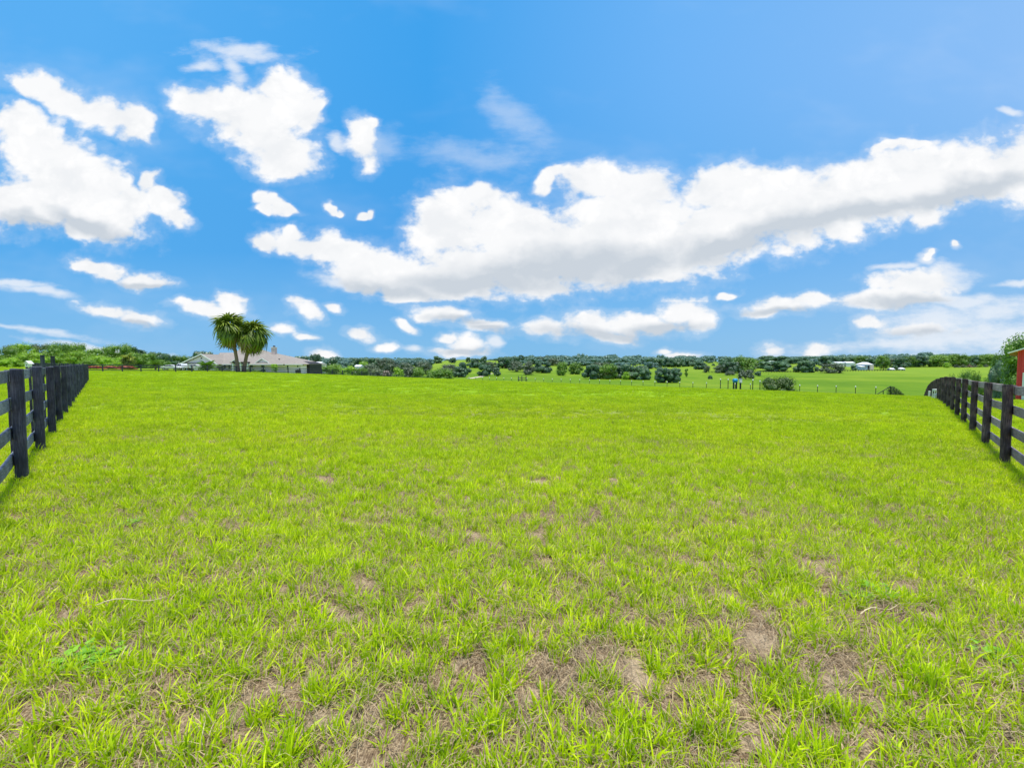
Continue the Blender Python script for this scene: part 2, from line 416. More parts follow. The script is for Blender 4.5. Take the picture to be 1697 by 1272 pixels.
# ------------------------------------------------------------------ ground sheet
def ground_sheet():
    NA = 720
    rs = [0.0]; r = 0.5
    while r < 9000:
        rs.append(r); r *= 1.05 if r < 200 else 1.08
        if r < 7: r = rs[-1] + 0.12
        elif r < 14: r = rs[-1] + 0.25
    vs = []; fs = []
    vs.append((0, 0, ground(0, 0)))
    for r in rs[1:]:
        for a in range(NA):
            t = 2 * math.pi * a / NA
            x, y = r * math.sin(t), r * math.cos(t)
            vs.append((x, y, ground(x, y)))
    for a in range(NA): fs.append((0, 1 + (a + 1) % NA, 1 + a))
    for j in range(len(rs) - 2):
        b0 = 1 + j * NA; b1 = b0 + NA
        for a in range(NA):
            a2 = (a + 1) % NA
            fs.append((b0 + a, b0 + a2, b1 + a2, b1 + a))
    me = bpy.data.meshes.new('ground'); me.from_pydata(vs, [], fs)
    me.polygons.foreach_set('use_smooth', [True] * len(fs)); me.update()
    at_ = me.attributes.new('bare', 'FLOAT', 'POINT')
    at_.data.foreach_set('value', [bare(q[0], q[1]) if abs(q[0]) < 14 and 0 < q[1] < 14 else 0.0 for q in vs])
    m, nt, out = newmat('soil_and_turf'); k = N(nt)
    g = k.n('ShaderNodeNewGeometry'); p = g.outputs['Position']
    n_f = k.noise(p, 90, 4, 0.7); n_m = k.noise(p, 7, 5, 0.6); n_l = k.noise(p, 0.6, 4, 0.55)
    n_str = k.noise(k.mapping(p, rot=(0, 0, 0.6), scale=(1, 0.18, 1)), 160, 3, 0.6)
    soil = k.ramp(k.mr(k.math('ADD', k.math('MULTIPLY', n_f, 0.5), k.math('MULTIPLY', n_str, 0.5)), 0.35, 0.65),
                  [(0, (0.06, 0.038, 0.024)), (0.5, (0.21, 0.145, 0.085)), (1, (0.58, 0.45, 0.29))])
    ba = k.n('ShaderNodeAttribute', attribute_name='bare')
    sand = k.math('MAXIMUM', k.math('MULTIPLY', k.mr(n_m, 0.52, 0.68, 0, 1, True), 0.7), k.math('MULTIPLY', ba.outputs['Fac'], k.mr(n_m, 0.3, 0.55)), clamp=True)
    soil = k.mix(k.math('MULTIPLY', sand, 0.65), soil, (0.62, 0.49, 0.33))
    r = k.vmath('LENGTH', k.vmath('MULTIPLY', p, (1, 1, 0)))
    turf = k.ramp(k.noise(p, 2.0, 5, 0.6), [(0.3, (0.17, 0.30, 0.008)), (0.7, (0.27, 0.42, 0.012))])
    c = k.mix(k.mr(r, 7, 26, 0, 1, True), soil, turf)
    # pastures past the crest of the field
    s_ = k.vmath('DOT_PRODUCT', p, (0.66, 0.75, 0))
    pn = k.noise(k.mapping(p, scale=(1, 1, 0.0)), 0.02, 4, 0.55); pf = k.noise(k.mapping(p, scale=(1, 0.35, 0.0)), 0.22, 6, 0.7)
    past = k.ramp(k.math('ADD', k.math('MULTIPLY', pn, 0.55), k.math('MULTIPLY', pf, 0.45)),
                  [(0.3, (0.065, 0.155, 0.005)), (0.5, (0.12, 0.22, 0.008)), (0.68, (0.22, 0.30, 0.02))])
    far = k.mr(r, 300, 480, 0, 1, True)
    past = k.mix(k.math('MULTIPLY', far, 0.55), past, (0.21, 0.31, 0.03))  # distance haze mixed into the colour of the far pastures
    c = k.mix(k.mr(s_, 84, 108, 0, 1, True), c, past)
    b = k.n('ShaderNodeBsdfPrincipled'); k.l(c, b.inputs['Base Color']); b.inputs['Roughness'].default_value = 0.95
    b.inputs['Specular IOR Level'].default_value = 0.1
    bn = k.n('ShaderNodeBump'); bn.inputs['Strength'].default_value = 0.6; bn.inputs['Distance'].default_value = 0.02
    k.l(k.math('ADD', n_f, n_m), bn.inputs['Height']); k.l(bn.outputs[0], b.inputs['Normal'])
    k.l(b.outputs[0], out.inputs[0])
    me.materials.append(m)
    o = bpy.data.objects.new('ground', me); COL.objects.link(o)
    tag(o, kind='structure')
ground_sheet()
# ------------------------------------------------------------------ grass
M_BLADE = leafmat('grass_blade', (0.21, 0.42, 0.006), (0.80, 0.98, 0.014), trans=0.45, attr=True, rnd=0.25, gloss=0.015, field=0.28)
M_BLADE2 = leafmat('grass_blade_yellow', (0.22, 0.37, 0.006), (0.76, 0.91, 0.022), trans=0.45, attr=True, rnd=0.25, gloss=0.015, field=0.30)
M_STRAW = leafmat('dry_straw', (0.08, 0.05, 0.028), (0.66, 0.52, 0.32), trans=0.15, attr=True, rnd=0.2, gloss=0.03)
M_WEED = leafmat('weed_leaf', (0.13, 0.33, 0.012), (0.32, 0.62, 0.03), trans=0.35, attr=True, rnd=0.15, gloss=0.06)
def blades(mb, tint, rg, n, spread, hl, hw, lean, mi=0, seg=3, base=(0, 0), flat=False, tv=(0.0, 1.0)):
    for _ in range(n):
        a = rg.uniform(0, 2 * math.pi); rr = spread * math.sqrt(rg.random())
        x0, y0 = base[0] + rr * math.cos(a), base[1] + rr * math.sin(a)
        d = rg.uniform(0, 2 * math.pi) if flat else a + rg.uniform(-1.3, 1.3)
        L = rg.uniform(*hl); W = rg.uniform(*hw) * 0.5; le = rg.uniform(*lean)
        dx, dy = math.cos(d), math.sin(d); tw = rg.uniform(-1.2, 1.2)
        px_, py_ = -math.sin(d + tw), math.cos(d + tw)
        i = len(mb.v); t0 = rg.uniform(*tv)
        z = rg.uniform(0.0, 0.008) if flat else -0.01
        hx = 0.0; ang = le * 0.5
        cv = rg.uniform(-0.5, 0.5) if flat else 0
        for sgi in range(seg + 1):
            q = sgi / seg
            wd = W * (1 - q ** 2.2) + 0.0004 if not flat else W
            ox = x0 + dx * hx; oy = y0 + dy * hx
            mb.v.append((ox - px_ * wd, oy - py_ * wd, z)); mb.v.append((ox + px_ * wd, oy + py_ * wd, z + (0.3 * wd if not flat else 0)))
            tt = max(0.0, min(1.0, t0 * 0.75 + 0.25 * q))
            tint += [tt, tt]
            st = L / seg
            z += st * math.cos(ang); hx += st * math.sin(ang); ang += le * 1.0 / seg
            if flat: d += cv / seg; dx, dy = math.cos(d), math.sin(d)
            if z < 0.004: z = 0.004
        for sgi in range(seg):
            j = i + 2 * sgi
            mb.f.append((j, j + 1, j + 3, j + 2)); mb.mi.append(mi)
def tuft_mesh(name, mb, tint, mats):
    me = mb.mesh(name, mats, smooth=True)
    at_ = me.attributes.new('tint', 'FLOAT', 'POINT'); at_.data.foreach_set('value', tint)
    return me
def proto(coll, name, me):
    o = bpy.data.objects.new(name, me); coll.objects.link(o); return o
rg = random.Random(11)
GC = bpy.data.collections.new('grass_sources')
names = []
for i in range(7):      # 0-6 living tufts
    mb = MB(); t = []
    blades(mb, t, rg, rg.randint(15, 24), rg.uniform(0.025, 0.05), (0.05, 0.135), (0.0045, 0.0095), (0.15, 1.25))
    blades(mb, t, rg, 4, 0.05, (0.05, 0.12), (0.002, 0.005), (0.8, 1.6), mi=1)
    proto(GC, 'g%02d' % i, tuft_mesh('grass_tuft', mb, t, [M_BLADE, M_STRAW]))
for i in range(4):      # 7-10 straw litter
    mb = MB(); t = []
    blades(mb, t, rg, 46, 0.13, (0.04, 0.17), (0.0012, 0.0032), (1.50, 1.66), mi=0, flat=True)
    blades(mb, t, rg, 16, 0.10, (0.03, 0.09), (0.0012, 0.003), (0.9, 1.7), mi=0)
    proto(GC, 'g%02d' % (7 + i), tuft_mesh('straw_litter', mb, t, [M_STRAW]))
for i in range(5):      # 11-15 wider patches for the middle distance
    mb = MB(); t = []
    for c in range(9):
        b = (rg.uniform(-0.2, 0.2), rg.uniform(-0.2, 0.2))
        blades(mb, t, rg, 12, 0.05, (0.05, 0.12), (0.006, 0.011), (0.2, 1.3), base=b, seg=2, tv=(rg.uniform(0, .3), rg.uniform(.6, 1)))
    blades(mb, t, rg, 10, 0.22, (0.05, 0.12), (0.003, 0.006), (0.7, 1.5), mi=1, seg=2)
    proto(GC, 'g%02d' % (11 + i), tuft_mesh('grass_patch', mb, t, [M_BLADE2, M_STRAW]))
for i in range(4):      # 16-19 far patches
    mb = MB(); t = []
    for c in range(22):
        b = (rg.uniform(-0.5, 0.5), rg.uniform(-0.5, 0.5))
        blades(mb, t, rg, 7, 0.08, (0.05, 0.11), (0.012, 0.024), (0.2, 1.2), base=b, seg=1, tv=(rg.uniform(0, .4), rg.uniform(.6, 1)))
    blades(mb, t, rg, 12, 0.5, (0.05, 0.1), (0.008, 0.014), (0.5, 1.4), mi=1, seg=1)
    proto(GC, 'g%02d' % (16 + i), tuft_mesh('grass_far_patch', mb, t, [M_BLADE2, M_STRAW]))
for i in range(2):      # 20-21 broad-leaved weeds
    mb = MB(); t = []
    for c in range(26):
        a = rg.uniform(0, 6.28); r_ = 0.09 * math.sqrt(rg.random()); cx, cy, cz = r_ * math.cos(a), r_ * math.sin(a), rg.uniform(0.015, 0.05)
        for l3 in range(3):
            an = a + l3 * 2.09 + rg.uniform(-.2, .2); R_ = rg.uniform(0.009, 0.014)
            ox, oy = cx + R_ * math.cos(an), cy + R_ * math.sin(an); tl = rg.uniform(-0.004, 0.004)
            pts = [(ox + R_ * math.cos(q * math.pi / 3), oy + R_ * 0.85 * math.sin(q * math.pi / 3), cz + tl * math.cos(q * math.pi / 3)) for q in range(6)]
            mb.poly(pts); tv_ = rg.random(); t += [tv_] * 6
    proto(GC, 'g%02d' % (20 + i), tuft_mesh('clover_weed', mb, t, [M_WEED]))

def cover(x, y):
    """1 where the turf is thick, 0 where soil and litter show"""
    a = mn.noise(Vector((x * 1.1, y * 1.1, 1.0))); b = mn.noise(Vector((x * 3.4, y * 3.4, 4.0))); c = mn.noise(Vector((x * 0.35, y * 0.35, 9.0)))
    r = math.hypot(x, y)
    d = mn.noise(Vector((x * 8.5, y * 8.5, 2.0)))
    v = 0.90 + 0.22 * a + 0.62 * b + 0.78 * d + 0.10 * c + 0.30 * sstep(3.5, 11.0, r)
    v -= 0.07 * math.exp(-(((x - 1.2) / 1.8) ** 2 + ((y - 2.8) / 1.2) ** 2))
    v -= 1.1 * bare(x, y)
    return sstep(0.25, 0.62, v)
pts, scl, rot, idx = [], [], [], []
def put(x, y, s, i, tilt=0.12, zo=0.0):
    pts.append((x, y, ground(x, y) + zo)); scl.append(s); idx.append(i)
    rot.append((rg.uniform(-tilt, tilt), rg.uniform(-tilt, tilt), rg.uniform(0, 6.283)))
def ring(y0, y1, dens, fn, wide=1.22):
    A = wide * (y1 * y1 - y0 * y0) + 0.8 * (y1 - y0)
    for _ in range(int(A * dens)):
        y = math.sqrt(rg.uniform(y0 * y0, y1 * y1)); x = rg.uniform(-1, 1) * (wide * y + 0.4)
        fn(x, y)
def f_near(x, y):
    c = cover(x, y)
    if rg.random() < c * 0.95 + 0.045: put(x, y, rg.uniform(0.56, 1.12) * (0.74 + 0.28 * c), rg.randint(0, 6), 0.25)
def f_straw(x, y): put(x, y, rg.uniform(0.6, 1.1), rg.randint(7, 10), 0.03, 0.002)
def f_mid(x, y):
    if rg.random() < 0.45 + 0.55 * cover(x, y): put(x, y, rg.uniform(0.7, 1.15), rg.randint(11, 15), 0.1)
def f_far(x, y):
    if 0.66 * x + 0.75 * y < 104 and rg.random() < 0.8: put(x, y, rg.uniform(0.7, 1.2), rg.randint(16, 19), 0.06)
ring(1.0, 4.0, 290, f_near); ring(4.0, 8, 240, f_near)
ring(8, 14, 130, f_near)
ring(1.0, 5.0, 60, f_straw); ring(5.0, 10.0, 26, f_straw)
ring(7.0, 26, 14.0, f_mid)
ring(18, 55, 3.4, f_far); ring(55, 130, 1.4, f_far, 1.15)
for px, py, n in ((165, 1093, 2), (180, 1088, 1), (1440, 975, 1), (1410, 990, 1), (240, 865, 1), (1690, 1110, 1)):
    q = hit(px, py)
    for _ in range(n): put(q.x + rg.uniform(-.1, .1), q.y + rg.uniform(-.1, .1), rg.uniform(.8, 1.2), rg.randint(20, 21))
# taller tufts round the foot of the fence posts are added by the fence builder
def grass_object():
    me = bpy.data.meshes.new('grass'); me.from_pydata(pts, [], [])
    a = me.attributes.new('scl', 'FLOAT', 'POINT'); a.data.foreach_set('value', scl)
    a = me.attributes.new('idx', 'INT', 'POINT'); a.data.foreach_set('value', idx)
    a = me.attributes.new('rot', 'FLOAT_VECTOR', 'POINT'); a.data.foreach_set('vector', [c for r in rot for c in r])
    o = bpy.data.objects.new('grass', me); COL.objects.link(o)
    tag(o, 'bright green patchy pasture grass with dry straw between the tufts', 'grass', kind='stuff')
    ng = bpy.data.node_groups.new('scatter', 'GeometryNodeTree')
    ng.interface.new_socket('Geometry', in_out='INPUT', socket_type='NodeSocketGeometry')
    ng.interface.new_socket('Geometry', in_out='OUTPUT', socket_type='NodeSocketGeometry')
    n = ng.nodes; L = ng.links.new
    gi, go = n.new('NodeGroupInput'), n.new('NodeGroupOutput')
    ci = n.new('GeometryNodeCollectionInfo'); ci.inputs['Collection'].default_value = GC
    ci.inputs['Separate Children'].default_value = True; ci.inputs['Reset Children'].default_value = True
    iop = n.new('GeometryNodeInstanceOnPoints'); iop.inputs['Pick Instance'].default_value = True
    def na(nm, ty):
        q = n.new('GeometryNodeInputNamedAttribute'); q.data_type = ty; q.inputs[0].default_value = nm
        return q.outputs[0]
    L(gi.outputs[0], iop.inputs['Points']); L(ci.outputs[0], iop.inputs['Instance'])
    L(na('idx', 'INT'), iop.inputs['Instance Index']); L(na('scl', 'FLOAT'), iop.inputs['Scale'])
    er = n.new('FunctionNodeEulerToRotation'); L(na('rot', 'FLOAT_VECTOR'), er.inputs[0]); L(er.outputs[0], iop.inputs['Rotation'])
    L(iop.outputs[0], go.inputs[0])
    md = o.modifiers.new('scatter', 'NODES'); md.node_group = ng

# ------------------------------------------------------------------ fences
def woodmat(name, c1, c2, c3):
    m, nt, out = newmat(name); k = N(nt)
    tc = k.n('ShaderNodeTexCoord'); oi = k.n('ShaderNodeObjectInfo')
    v = k.vmath('ADD', tc.outputs['Object'], k.vmath('MULTIPLY', oi.outputs['Random'], (37.0, 91.0, 53.0)))
    g1 = k.noise(k.mapping(v, scale=(9, 9, 0.7)) , 9, 6, 0.65, 0.4)
    g2 = k.noise(v, 3.0, 5, 0.6)
    kn = k.n('ShaderNodeTexVoronoi'); k.l(k.mapping(v, scale=(1, 1, 0.6)), kn.inputs['Vector']); kn.inputs['Scale'].default_value = 4.5
    c = k.ramp(k.mr(k.math('ADD', k.math('MULTIPLY', g1, 0.55), k.math('MULTIPLY', g2, 0.45)), 0.32, 0.68), [(0, c1), (0.5, c2), (1, c3)])
    c = k.mix(k.mr(kn.outputs['Distance'], 0.10, 0.04, 0, 0.8), c, tuple(q * 0.3 for q in c1))
    c = k.mix(1.0, c, k.ramp(oi.outputs['Random'], [(0, (0.75,) * 3), (1, (1.3,) * 3)]), 'MULTIPLY')
    b = k.n('ShaderNodeBsdfPrincipled'); k.l(c, b.inputs['Base Color']); b.inputs['Roughness'].default_value = 0.7
    b.inputs['Specular IOR Level'].default_value = 0.35
    bn = k.n('ShaderNodeBump'); bn.inputs['Strength'].default_value = 0.7; bn.inputs['Distance'].default_value = 0.006
    k.l(g1, bn.inputs['Height']); k.l(bn.outputs[0], b.inputs['Normal']); k.l(b.outputs[0], out.inputs[0])
    return m
W_LP = woodmat('black_post_wood', (0.008, 0.010, 0.017), (0.032, 0.038, 0.056), (0.11, 0.12, 0.16))
W_LR = woodmat('black_rail_wood_skylit', (0.045, 0.052, 0.066), (0.15, 0.17, 0.205), (0.40, 0.43, 0.48))  # black boards lightened: sunlight and sky reflection put into the colour
W_RP = woodmat('brown_black_post_wood', (0.012, 0.008, 0.009), (0.058, 0.040, 0.042), (0.22, 0.16, 0.14))
W_RR = woodmat('brown_rail_wood', (0.07, 0.052, 0.056), (0.25, 0.20, 0.205), (0.52, 0.45, 0.44))
PH = 1.40
def post_mesh(name, mat, w, d, rnd_, seed):
    r_ = random.Random(seed); mb = MB(); n = 12; lv = [(-0.5), 0.0, 0.35, 0.7, 1.05, PH - 0.012, PH]
    base = []
    for j, z in enumerate(lv):
        sh = 0.93 if j == len(lv) - 1 else 1.0
        ox, oy = r_.uniform(-.004, .004), r_.uniform(-.004, .004)
        for q in range(n):
            a = 2 * math.pi * (q + 0.5) / n; ca, sa = math.cos(a), math.sin(a)
            e = 2.0 + 5.0 * (1 - rnd_)
            rr = 1.0 / ((abs(ca) ** e + abs(sa) ** e) ** (1 / e))
            rr *= 1 + r_.uniform(-.02, .02)
            mb.v.append((ox + w / 2 * rr * ca * sh, oy + d / 2 * rr * sa * sh, z + (r_.uniform(-.004, .004) if j == len(lv) - 1 else 0)))
    for j in range(len(lv) - 1):
        for q in range(n):
            mb.f.append((j * n + q, j * n + (q + 1) % n, (j + 1) * n + (q + 1) % n, (j + 1) * n + q)); mb.mi.append(0)
    mb.f.append(tuple((len(lv) - 1) * n + q for q in range(n))); mb.mi.append(0)
    return mb.mesh(name, mat)
def rail_mesh(name, mat, L, h, t, seed):
    """a board whose long axis is local Z so that the grain follows it"""
    r_ = random.Random(seed); mb = MB(); n = 8; hh, tt = h / 2, t / 2; b = 0.006
    sec = [(-tt, -hh + b), (-tt, hh - b), (-tt + b, hh), (tt - b, hh), (tt, hh - b), (tt, -hh + b), (tt - b, -hh), (-tt + b, -hh)]
    ph = r_.uniform(0, 6)
    for j in range(n + 1):
        z = -L / 2 + L * j / n; wv = 0.004 * math.sin(ph + j * 0.9); wb = 0.003 * math.sin(ph * 2 + j * 1.3)
        for (a, c) in sec: mb.v.append((c + wv, a + wb, z))
    for j in range(n):
        for q in range(8):
            mb.f.append((j * 8 + q, j * 8 + (q + 1) % 8, (j + 1) * 8 + (q + 1) % 8, (j + 1) * 8 + q)); mb.mi.append(0)
    mb.f.append(tuple(range(7, -1, -1))); mb.mi.append(0)
    mb.f.append(tuple(n * 8 + q for q in range(8))); mb.mi.append(0)
    return mb.mesh(name, mat)
def place_rail(parent, me, A, B, side, off, L0, name='rail'):
    """A,B world points of the rail's ends; side = horizontal unit vector the board is shifted to"""
    d = B - A; L = d.length; z = d.normalized()
    y = side.normalized(); x = y.cross(z).normalized(); y = z.cross(x)
    if x.z < 0: x = -x; y = -y
    M = Matrix((x, y, z)).transposed().to_4x4()
    M.translation = (A + B) / 2 + side * off
    o = bpy.data.objects.new(name, me); COL.objects.link(o); o.parent = parent
    o.matrix_local = parent.matrix_world.inverted() @ M if False else Matrix.Translation(-Vector(parent.location)) @ M @ Matrix.Diagonal((1, 1, L / L0, 1))
    return o
def board_fence(name, label, cat, P, posts, rails, heights, side, off, nbay=1, stag=True, group=None, height=PH, lean=0.012):
    """P = list of ground points of the posts"""
    root = empty(name, P[0]); tag(root, label, cat, group)
    r_ = random.Random(len(P) * 13)
    dirv = (P[-1] - P[0]); yaw = math.atan2(dirv.y, dirv.x)
    for i, p in enumerate(P):
        o = link('post', posts[i % len(posts)], root, p - P[0], (r_.uniform(-lean, lean), r_.uniform(-lean, lean), yaw + r_.uniform(-.06, .06)), (1, 1, height / PH * r_.uniform(0.985, 1.015)))
    for hi, h in enumerate(heights):
        st = 0
        i = -(hi % 2) if (nbay > 1 and stag) else 0
        while i < len(P) - 1:
            a, b = max(i, 0), min(i + nbay, len(P) - 1)
            dz = r_.uniform(-0.012, 0.012)
            A = P[a] + Vector((0, 0, h + dz)); B = P[b] + Vector((0, 0, h + r_.uniform(-0.012, 0.012)))
            e = (B - A).normalized() * 0.0
            place_rail(root, rails[r_.randint(0, len(rails) - 1)], A + e, B - e, side, off + r_.uniform(-.004, .004), 3.0)
            i += nbay
    return root
def gp(x, y): return Vector((x, y, ground(x, y, False)))
ADIR = Vector((0.662, 0.749, 0)).normalized(); BDIR = Vector((-0.749, 0.662, 0)).normalized()
# left run: black fence going away to the left
L1 = hit(37, 797); Lend = hit(146, 629.6)
ld = (Lend - L1); ld.z = 0; nL = 19; step = ld.length / nL; ld.normalize()
LP = [gp(L1.x + ld.x * step * i, L1.y + ld.y * step * i) for i in range(-1, nL + 1)]
lposts = [post_mesh('post', W_LP, 0.158, 0.12, 0.25, 20 + i) for i in range(4)]
lrails = [rail_mesh('rail', W_LR, 3.0, 0.145, 0.035, 40 + i) for i in range(4)]
sideL = Vector((-ld.y, ld.x, 0)); 
if sideL.x > 0: sideL = -sideL
lf = board_fence('board_fence', 'black four-board fence running away along the left edge of the near pasture', 'fence', LP, lposts, lrails, (1.31, 0.96, 0.61, 0.26), sideL, 0.085)
bat = rail_mesh('batten', W_LP, 3.0, 0.10, 0.03, 77)
for i in range(len(LP) - 1):
    m_ = LP[i].lerp(LP[i + 1], 0.27)
    place_rail(lf, bat, m_ + Vector((0, 0, 0.18)), m_ + Vector((0, 0, 1.36)), sideL, 0.135, 3.0, 'batten')
# right run, dropping over the brow of the field
R1 = hit(1665, 771)
RP = [gp(R1.x + ADIR.x * 2.95 * i, R1.y + ADIR.y * 2.95 * i) for i in range(-2, 33)]
rposts = [post_mesh('post', W_RP, 0.135, 0.135, 0.95, 60 + i) for i in range(4)]
rrails = [rail_mesh('rail', W_RR, 3.0, 0.15, 0.035, 80 + i) for i in range(4)]
sideR = Vector((-ADIR.y, ADIR.x, 0)); sideR = sideR if sideR.x > 0 else -sideR
rf = board_fence('board_fence', 'dark brown four-board fence dropping over the brow of the field at the right', 'fence', RP, rposts, rrails, (1.31, 0.95, 0.59, 0.23), sideR, 0.085, nbay=2)
# far run in front of the house
f0 = at(170.5, 88.0)
FD = Vector((0.66, 0.751, 0)).normalized()
FP = [gp(f0.x + FD.x * 2.9 * i, f0.y + FD.y * 2.9 * i) for i in range(-3, 33)]
fposts = [post_mesh('post', W_LP, 0.22, 0.22, 0.3, 90 + i) for i in range(2)]
frails = [rail_mesh('rail', W_LP, 3.0, 0.15, 0.05, 95 + i) for i in range(2)]
board_fence('board_fence', 'long black three-board fence crossing the far side of the pasture in front of the house', 'fence', FP, fposts, frails, (1.28, 0.80, 0.32), Vector((0.75, -0.66, 0)), 0.1, nbay=2, stag=False)
# lane fence seen over the left run, with two tall gate posts
lane = [gp(-41 - 0.755 * 2.44 * i, 43.5 + 0.656 * 2.44 * i) for i in range(0, 42)]
board_fence('board_fence', 'small black fence across the lane, its close posts showing above the left fence', 'fence', lane, lposts, frails, (1.30, 0.85, 0.40), Vector((0.656, .755, 0)), 0.1, nbay=2, height=1.46)
for (px, py, lab) in ((71.5, 589, 'tall black gate post rising above the left fence, farther left of the pair'), (88.5, 590.5, 'tall black gate post rising above the left fence, nearer the palm trees of the pair')):
    q = at(px, 46.0); H = ztop(py, 46.0) - q.z
    mb = MB(); mb.box((-.12, -.12, -.4), (.12, .12, H)); mb.box((-.14, -.14, H), (.14, .14, H + .05))
    o = mb.build('gate_post', W_LP, loc=q, bevel=0.012)
    tag(o, lab, 'gate post', 'tall gate posts on the lane')
# white capped wire fence beyond the brow
M_CAP = pmat('white_insulator', (0.85, 0.85, 0.83), 0.5, 0.05)
M_STEEL = pmat('dark_steel_post', (0.035, 0.05, 0.035), 0.7, 0.3)
M_WIRE = pmat('fence_wire', (0.10, 0.11, 0.10), 0.5, 0.1)
Z0 = 114.0; X0 = 0.2632 * Z0; wd = Vector((0.02038 * Z0, -0.01652 * Z0, 0))
wroot = empty('wire_fence', gp(X0 - 19 * wd.x, Z0 - 19 * wd.y)); tag(wroot, 'thin wire fence with small white caps on its dark posts beyond the brow', 'fence')
mb = MB(); mb.tube([(0, 0, -0.4), (0, 0, 1.62)], 0.055, 6); wpost = mb.mesh('post', M_STEEL)
mb = MB(); mb.tube([(0, 0, 0), (0, 0, 0.06), (0, 0, 0.24), (0, 0, 0.30)], [0.10, 0.13, 0.12, 0.03], 8); wcap = mb.mesh('cap', M_CAP)
wp = []
for i in range(-19, 17):
    p = gp(X0 + wd.x * i, Z0 + wd.y * i); wp.append(p)
    cpx = 848.5 + F * p.x / p.y; row = 623 + (cpx - 776) * 0.0222
    Hp = ztop(row, p.y) - p.z; sc_ = Hp / 1.80
    o = link('post', wpost, wroot, p - wroot.location, (0, 0, 0), (1, 1, sc_)); c_ = link('cap', wcap, o, (0, 0, 1.5)); c_.scale = (.75, .75, 1.0 / sc_)
for h in (0.7, 1.15, 1.6):
    mb = MB(); mb.tube([tuple(p - wroot.location + Vector((0, 0, h))) for p in wp], 0.012, 4, caps=False); mb.build('wire', M_WIRE, wroot)
# taller second line of capped posts near the water trough
for j, (px, tp, lab) in enumerate(((1194.3, 627, 'white-capped steel post left of the blue barrel, farther from it'), (1207, 627.5, 'white-capped steel post next on the left of the blue barrel'),
        (1248, 628, 'white-capped steel post right of the white feed bin, nearer to it'), (1260, 630, 'white-capped steel post beside the big round bush'))):
    Y = 99.0 - j * 2; q = at(px, Y); H = ztop(tp, Y) - q.z
    mb = MB(); mb.tube([(0, 0, -.3), (0, 0, H - .2)], 0.08, 6); r0 = empty('steel_post', q); mb.build('shaft', M_STEEL, r0)
    link('cap', wcap, r0, (0, 0, H - .32)); tag(r0, lab, 'post', 'white-capped posts by the barrel')
# grass standing round the posts
for P_, n_ in ((LP, 10), (RP, 12)):
    for i, p in enumerate(P_[:n_]):
        for _ in range(9): put(p.x + rg.uniform(-.13, .13), p.y + rg.uniform(-.13, .13), rg.uniform(0.9, 1.5), rg.randint(0, 6), 0.3)
grass_object()

# ------------------------------------------------------------------ trees
def crown_mesh(seed, n, lobes, leaf, shape='round', base=0.03, mat=None, core=True, loose=False):
    """crown in a unit box (height 1, width about 1), built of leaf sprays gathered in clumps"""
    r_ = random.Random(seed); mb = MB(); L = []
    for i in range(lobes):
        a = r_.uniform(0, 6.283); h = r_.random()
        if shape == 'round':
            z = base + 0.06 + (0.84 - base) * h; R_ = 0.42 * math.sqrt(max(0.10, 1 - ((z - 0.48) / 0.52) ** 2)); rad = r_.uniform(0.12, 0.2)
        elif shape == 'wide':
            z = base + 0.08 + (0.80 - base) * h; R_ = 0.46 * math.sqrt(max(0.05, 1 - ((z - 0.38) / 0.66) ** 2)); rad = r_.uniform(0.12, 0.19)
        elif shape == 'bush':
            z = 0.08 + 0.78 * h; R_ = 0.42 * math.sqrt(max(0.02, 1 - (z / 1.0) ** 2)); rad = r_.uniform(0.12, 0.2)
        elif shape == 'tall':
            z = base + 0.12 + (0.82 - base) * h; R_ = 0.36 * math.sqrt(max(0.03, 1 - ((z - 0.55) / 0.5) ** 2)); rad = r_.uniform(0.07, 0.15)
        else:   # cone
            z = base + (0.92 - base) * h; R_ = 0.40 * (1.02 - z) ; rad = 0.05 + 0.12 * (1 - z)
        q = math.sqrt(r_.uniform(0.08, 1))
        L.append((R_ * q * math.cos(a), R_ * q * math.sin(a), min(z, 0.97 - rad * 1.0), rad))
    tw = sum(l[3] ** 2 for l in L); zf = {'round': 1.05, 'wide': 1.3, 'bush': 1.25}.get(shape, 0.85)
    if core:
        for (cx, cy, cz, rad) in L:
            rr = rad * (0.62 if loose else 0.86)
            vs = [(0, 0, 1), (0, 0, -1)] + [(math.cos(t * 1.2566), math.sin(t * 1.2566), 0.45) for t in range(5)] + [(math.cos(t * 1.2566 + .63), math.sin(t * 1.2566 + .63), -0.45) for t in range(5)]
            i = len(mb.v); mb.v += [(cx + rr * p[0] * r_.uniform(.8, 1.1), cy + rr * p[1] * r_.uniform(.8, 1.1), cz + rr * p[2] * zf) for p in vs]
            for t in range(5):
                a2 = (t + 1) % 5
                for f in ((0, 2 + t, 2 + a2), (1, 7 + a2, 7 + t), (2 + t, 7 + t, 2 + a2), (2 + a2, 7 + t, 7 + a2)):
                    mb.f.append(tuple(i + q for q in f)); mb.mi.append(0)
    for (cx, cy, cz, rad) in L:
        for _ in range(max(4, int(n * rad ** 2 / tw))):
            d = Vector((r_.gauss(0, 1), r_.gauss(0, 1), r_.gauss(0.25, 1))).normalized()
            rr = rad * (r_.uniform(0.55, 1.4) if loose else r_.uniform(0.7, 1.12))
            c = Vector((cx, cy, cz)) + Vector((d.x * rr, d.y * rr, d.z * rr * zf))
            g_ = .6 if loose else .4; nn = (d + Vector((r_.gauss(0, g_), r_.gauss(0, g_), r_.gauss(0.1, g_)))).normalized()
            uu = nn.orthogonal().normalized(); uu.rotate(Matrix.Rotation(r_.uniform(0, 6.28), 3, nn)); vv = nn.cross(uu)
            s = leaf * r_.uniform(0.6, 1.25)
            mb.quad(c - uu * s, c + vv * s * .55, c + uu * s, c - vv * s * .55)
    return mb.mesh('crown', mat)
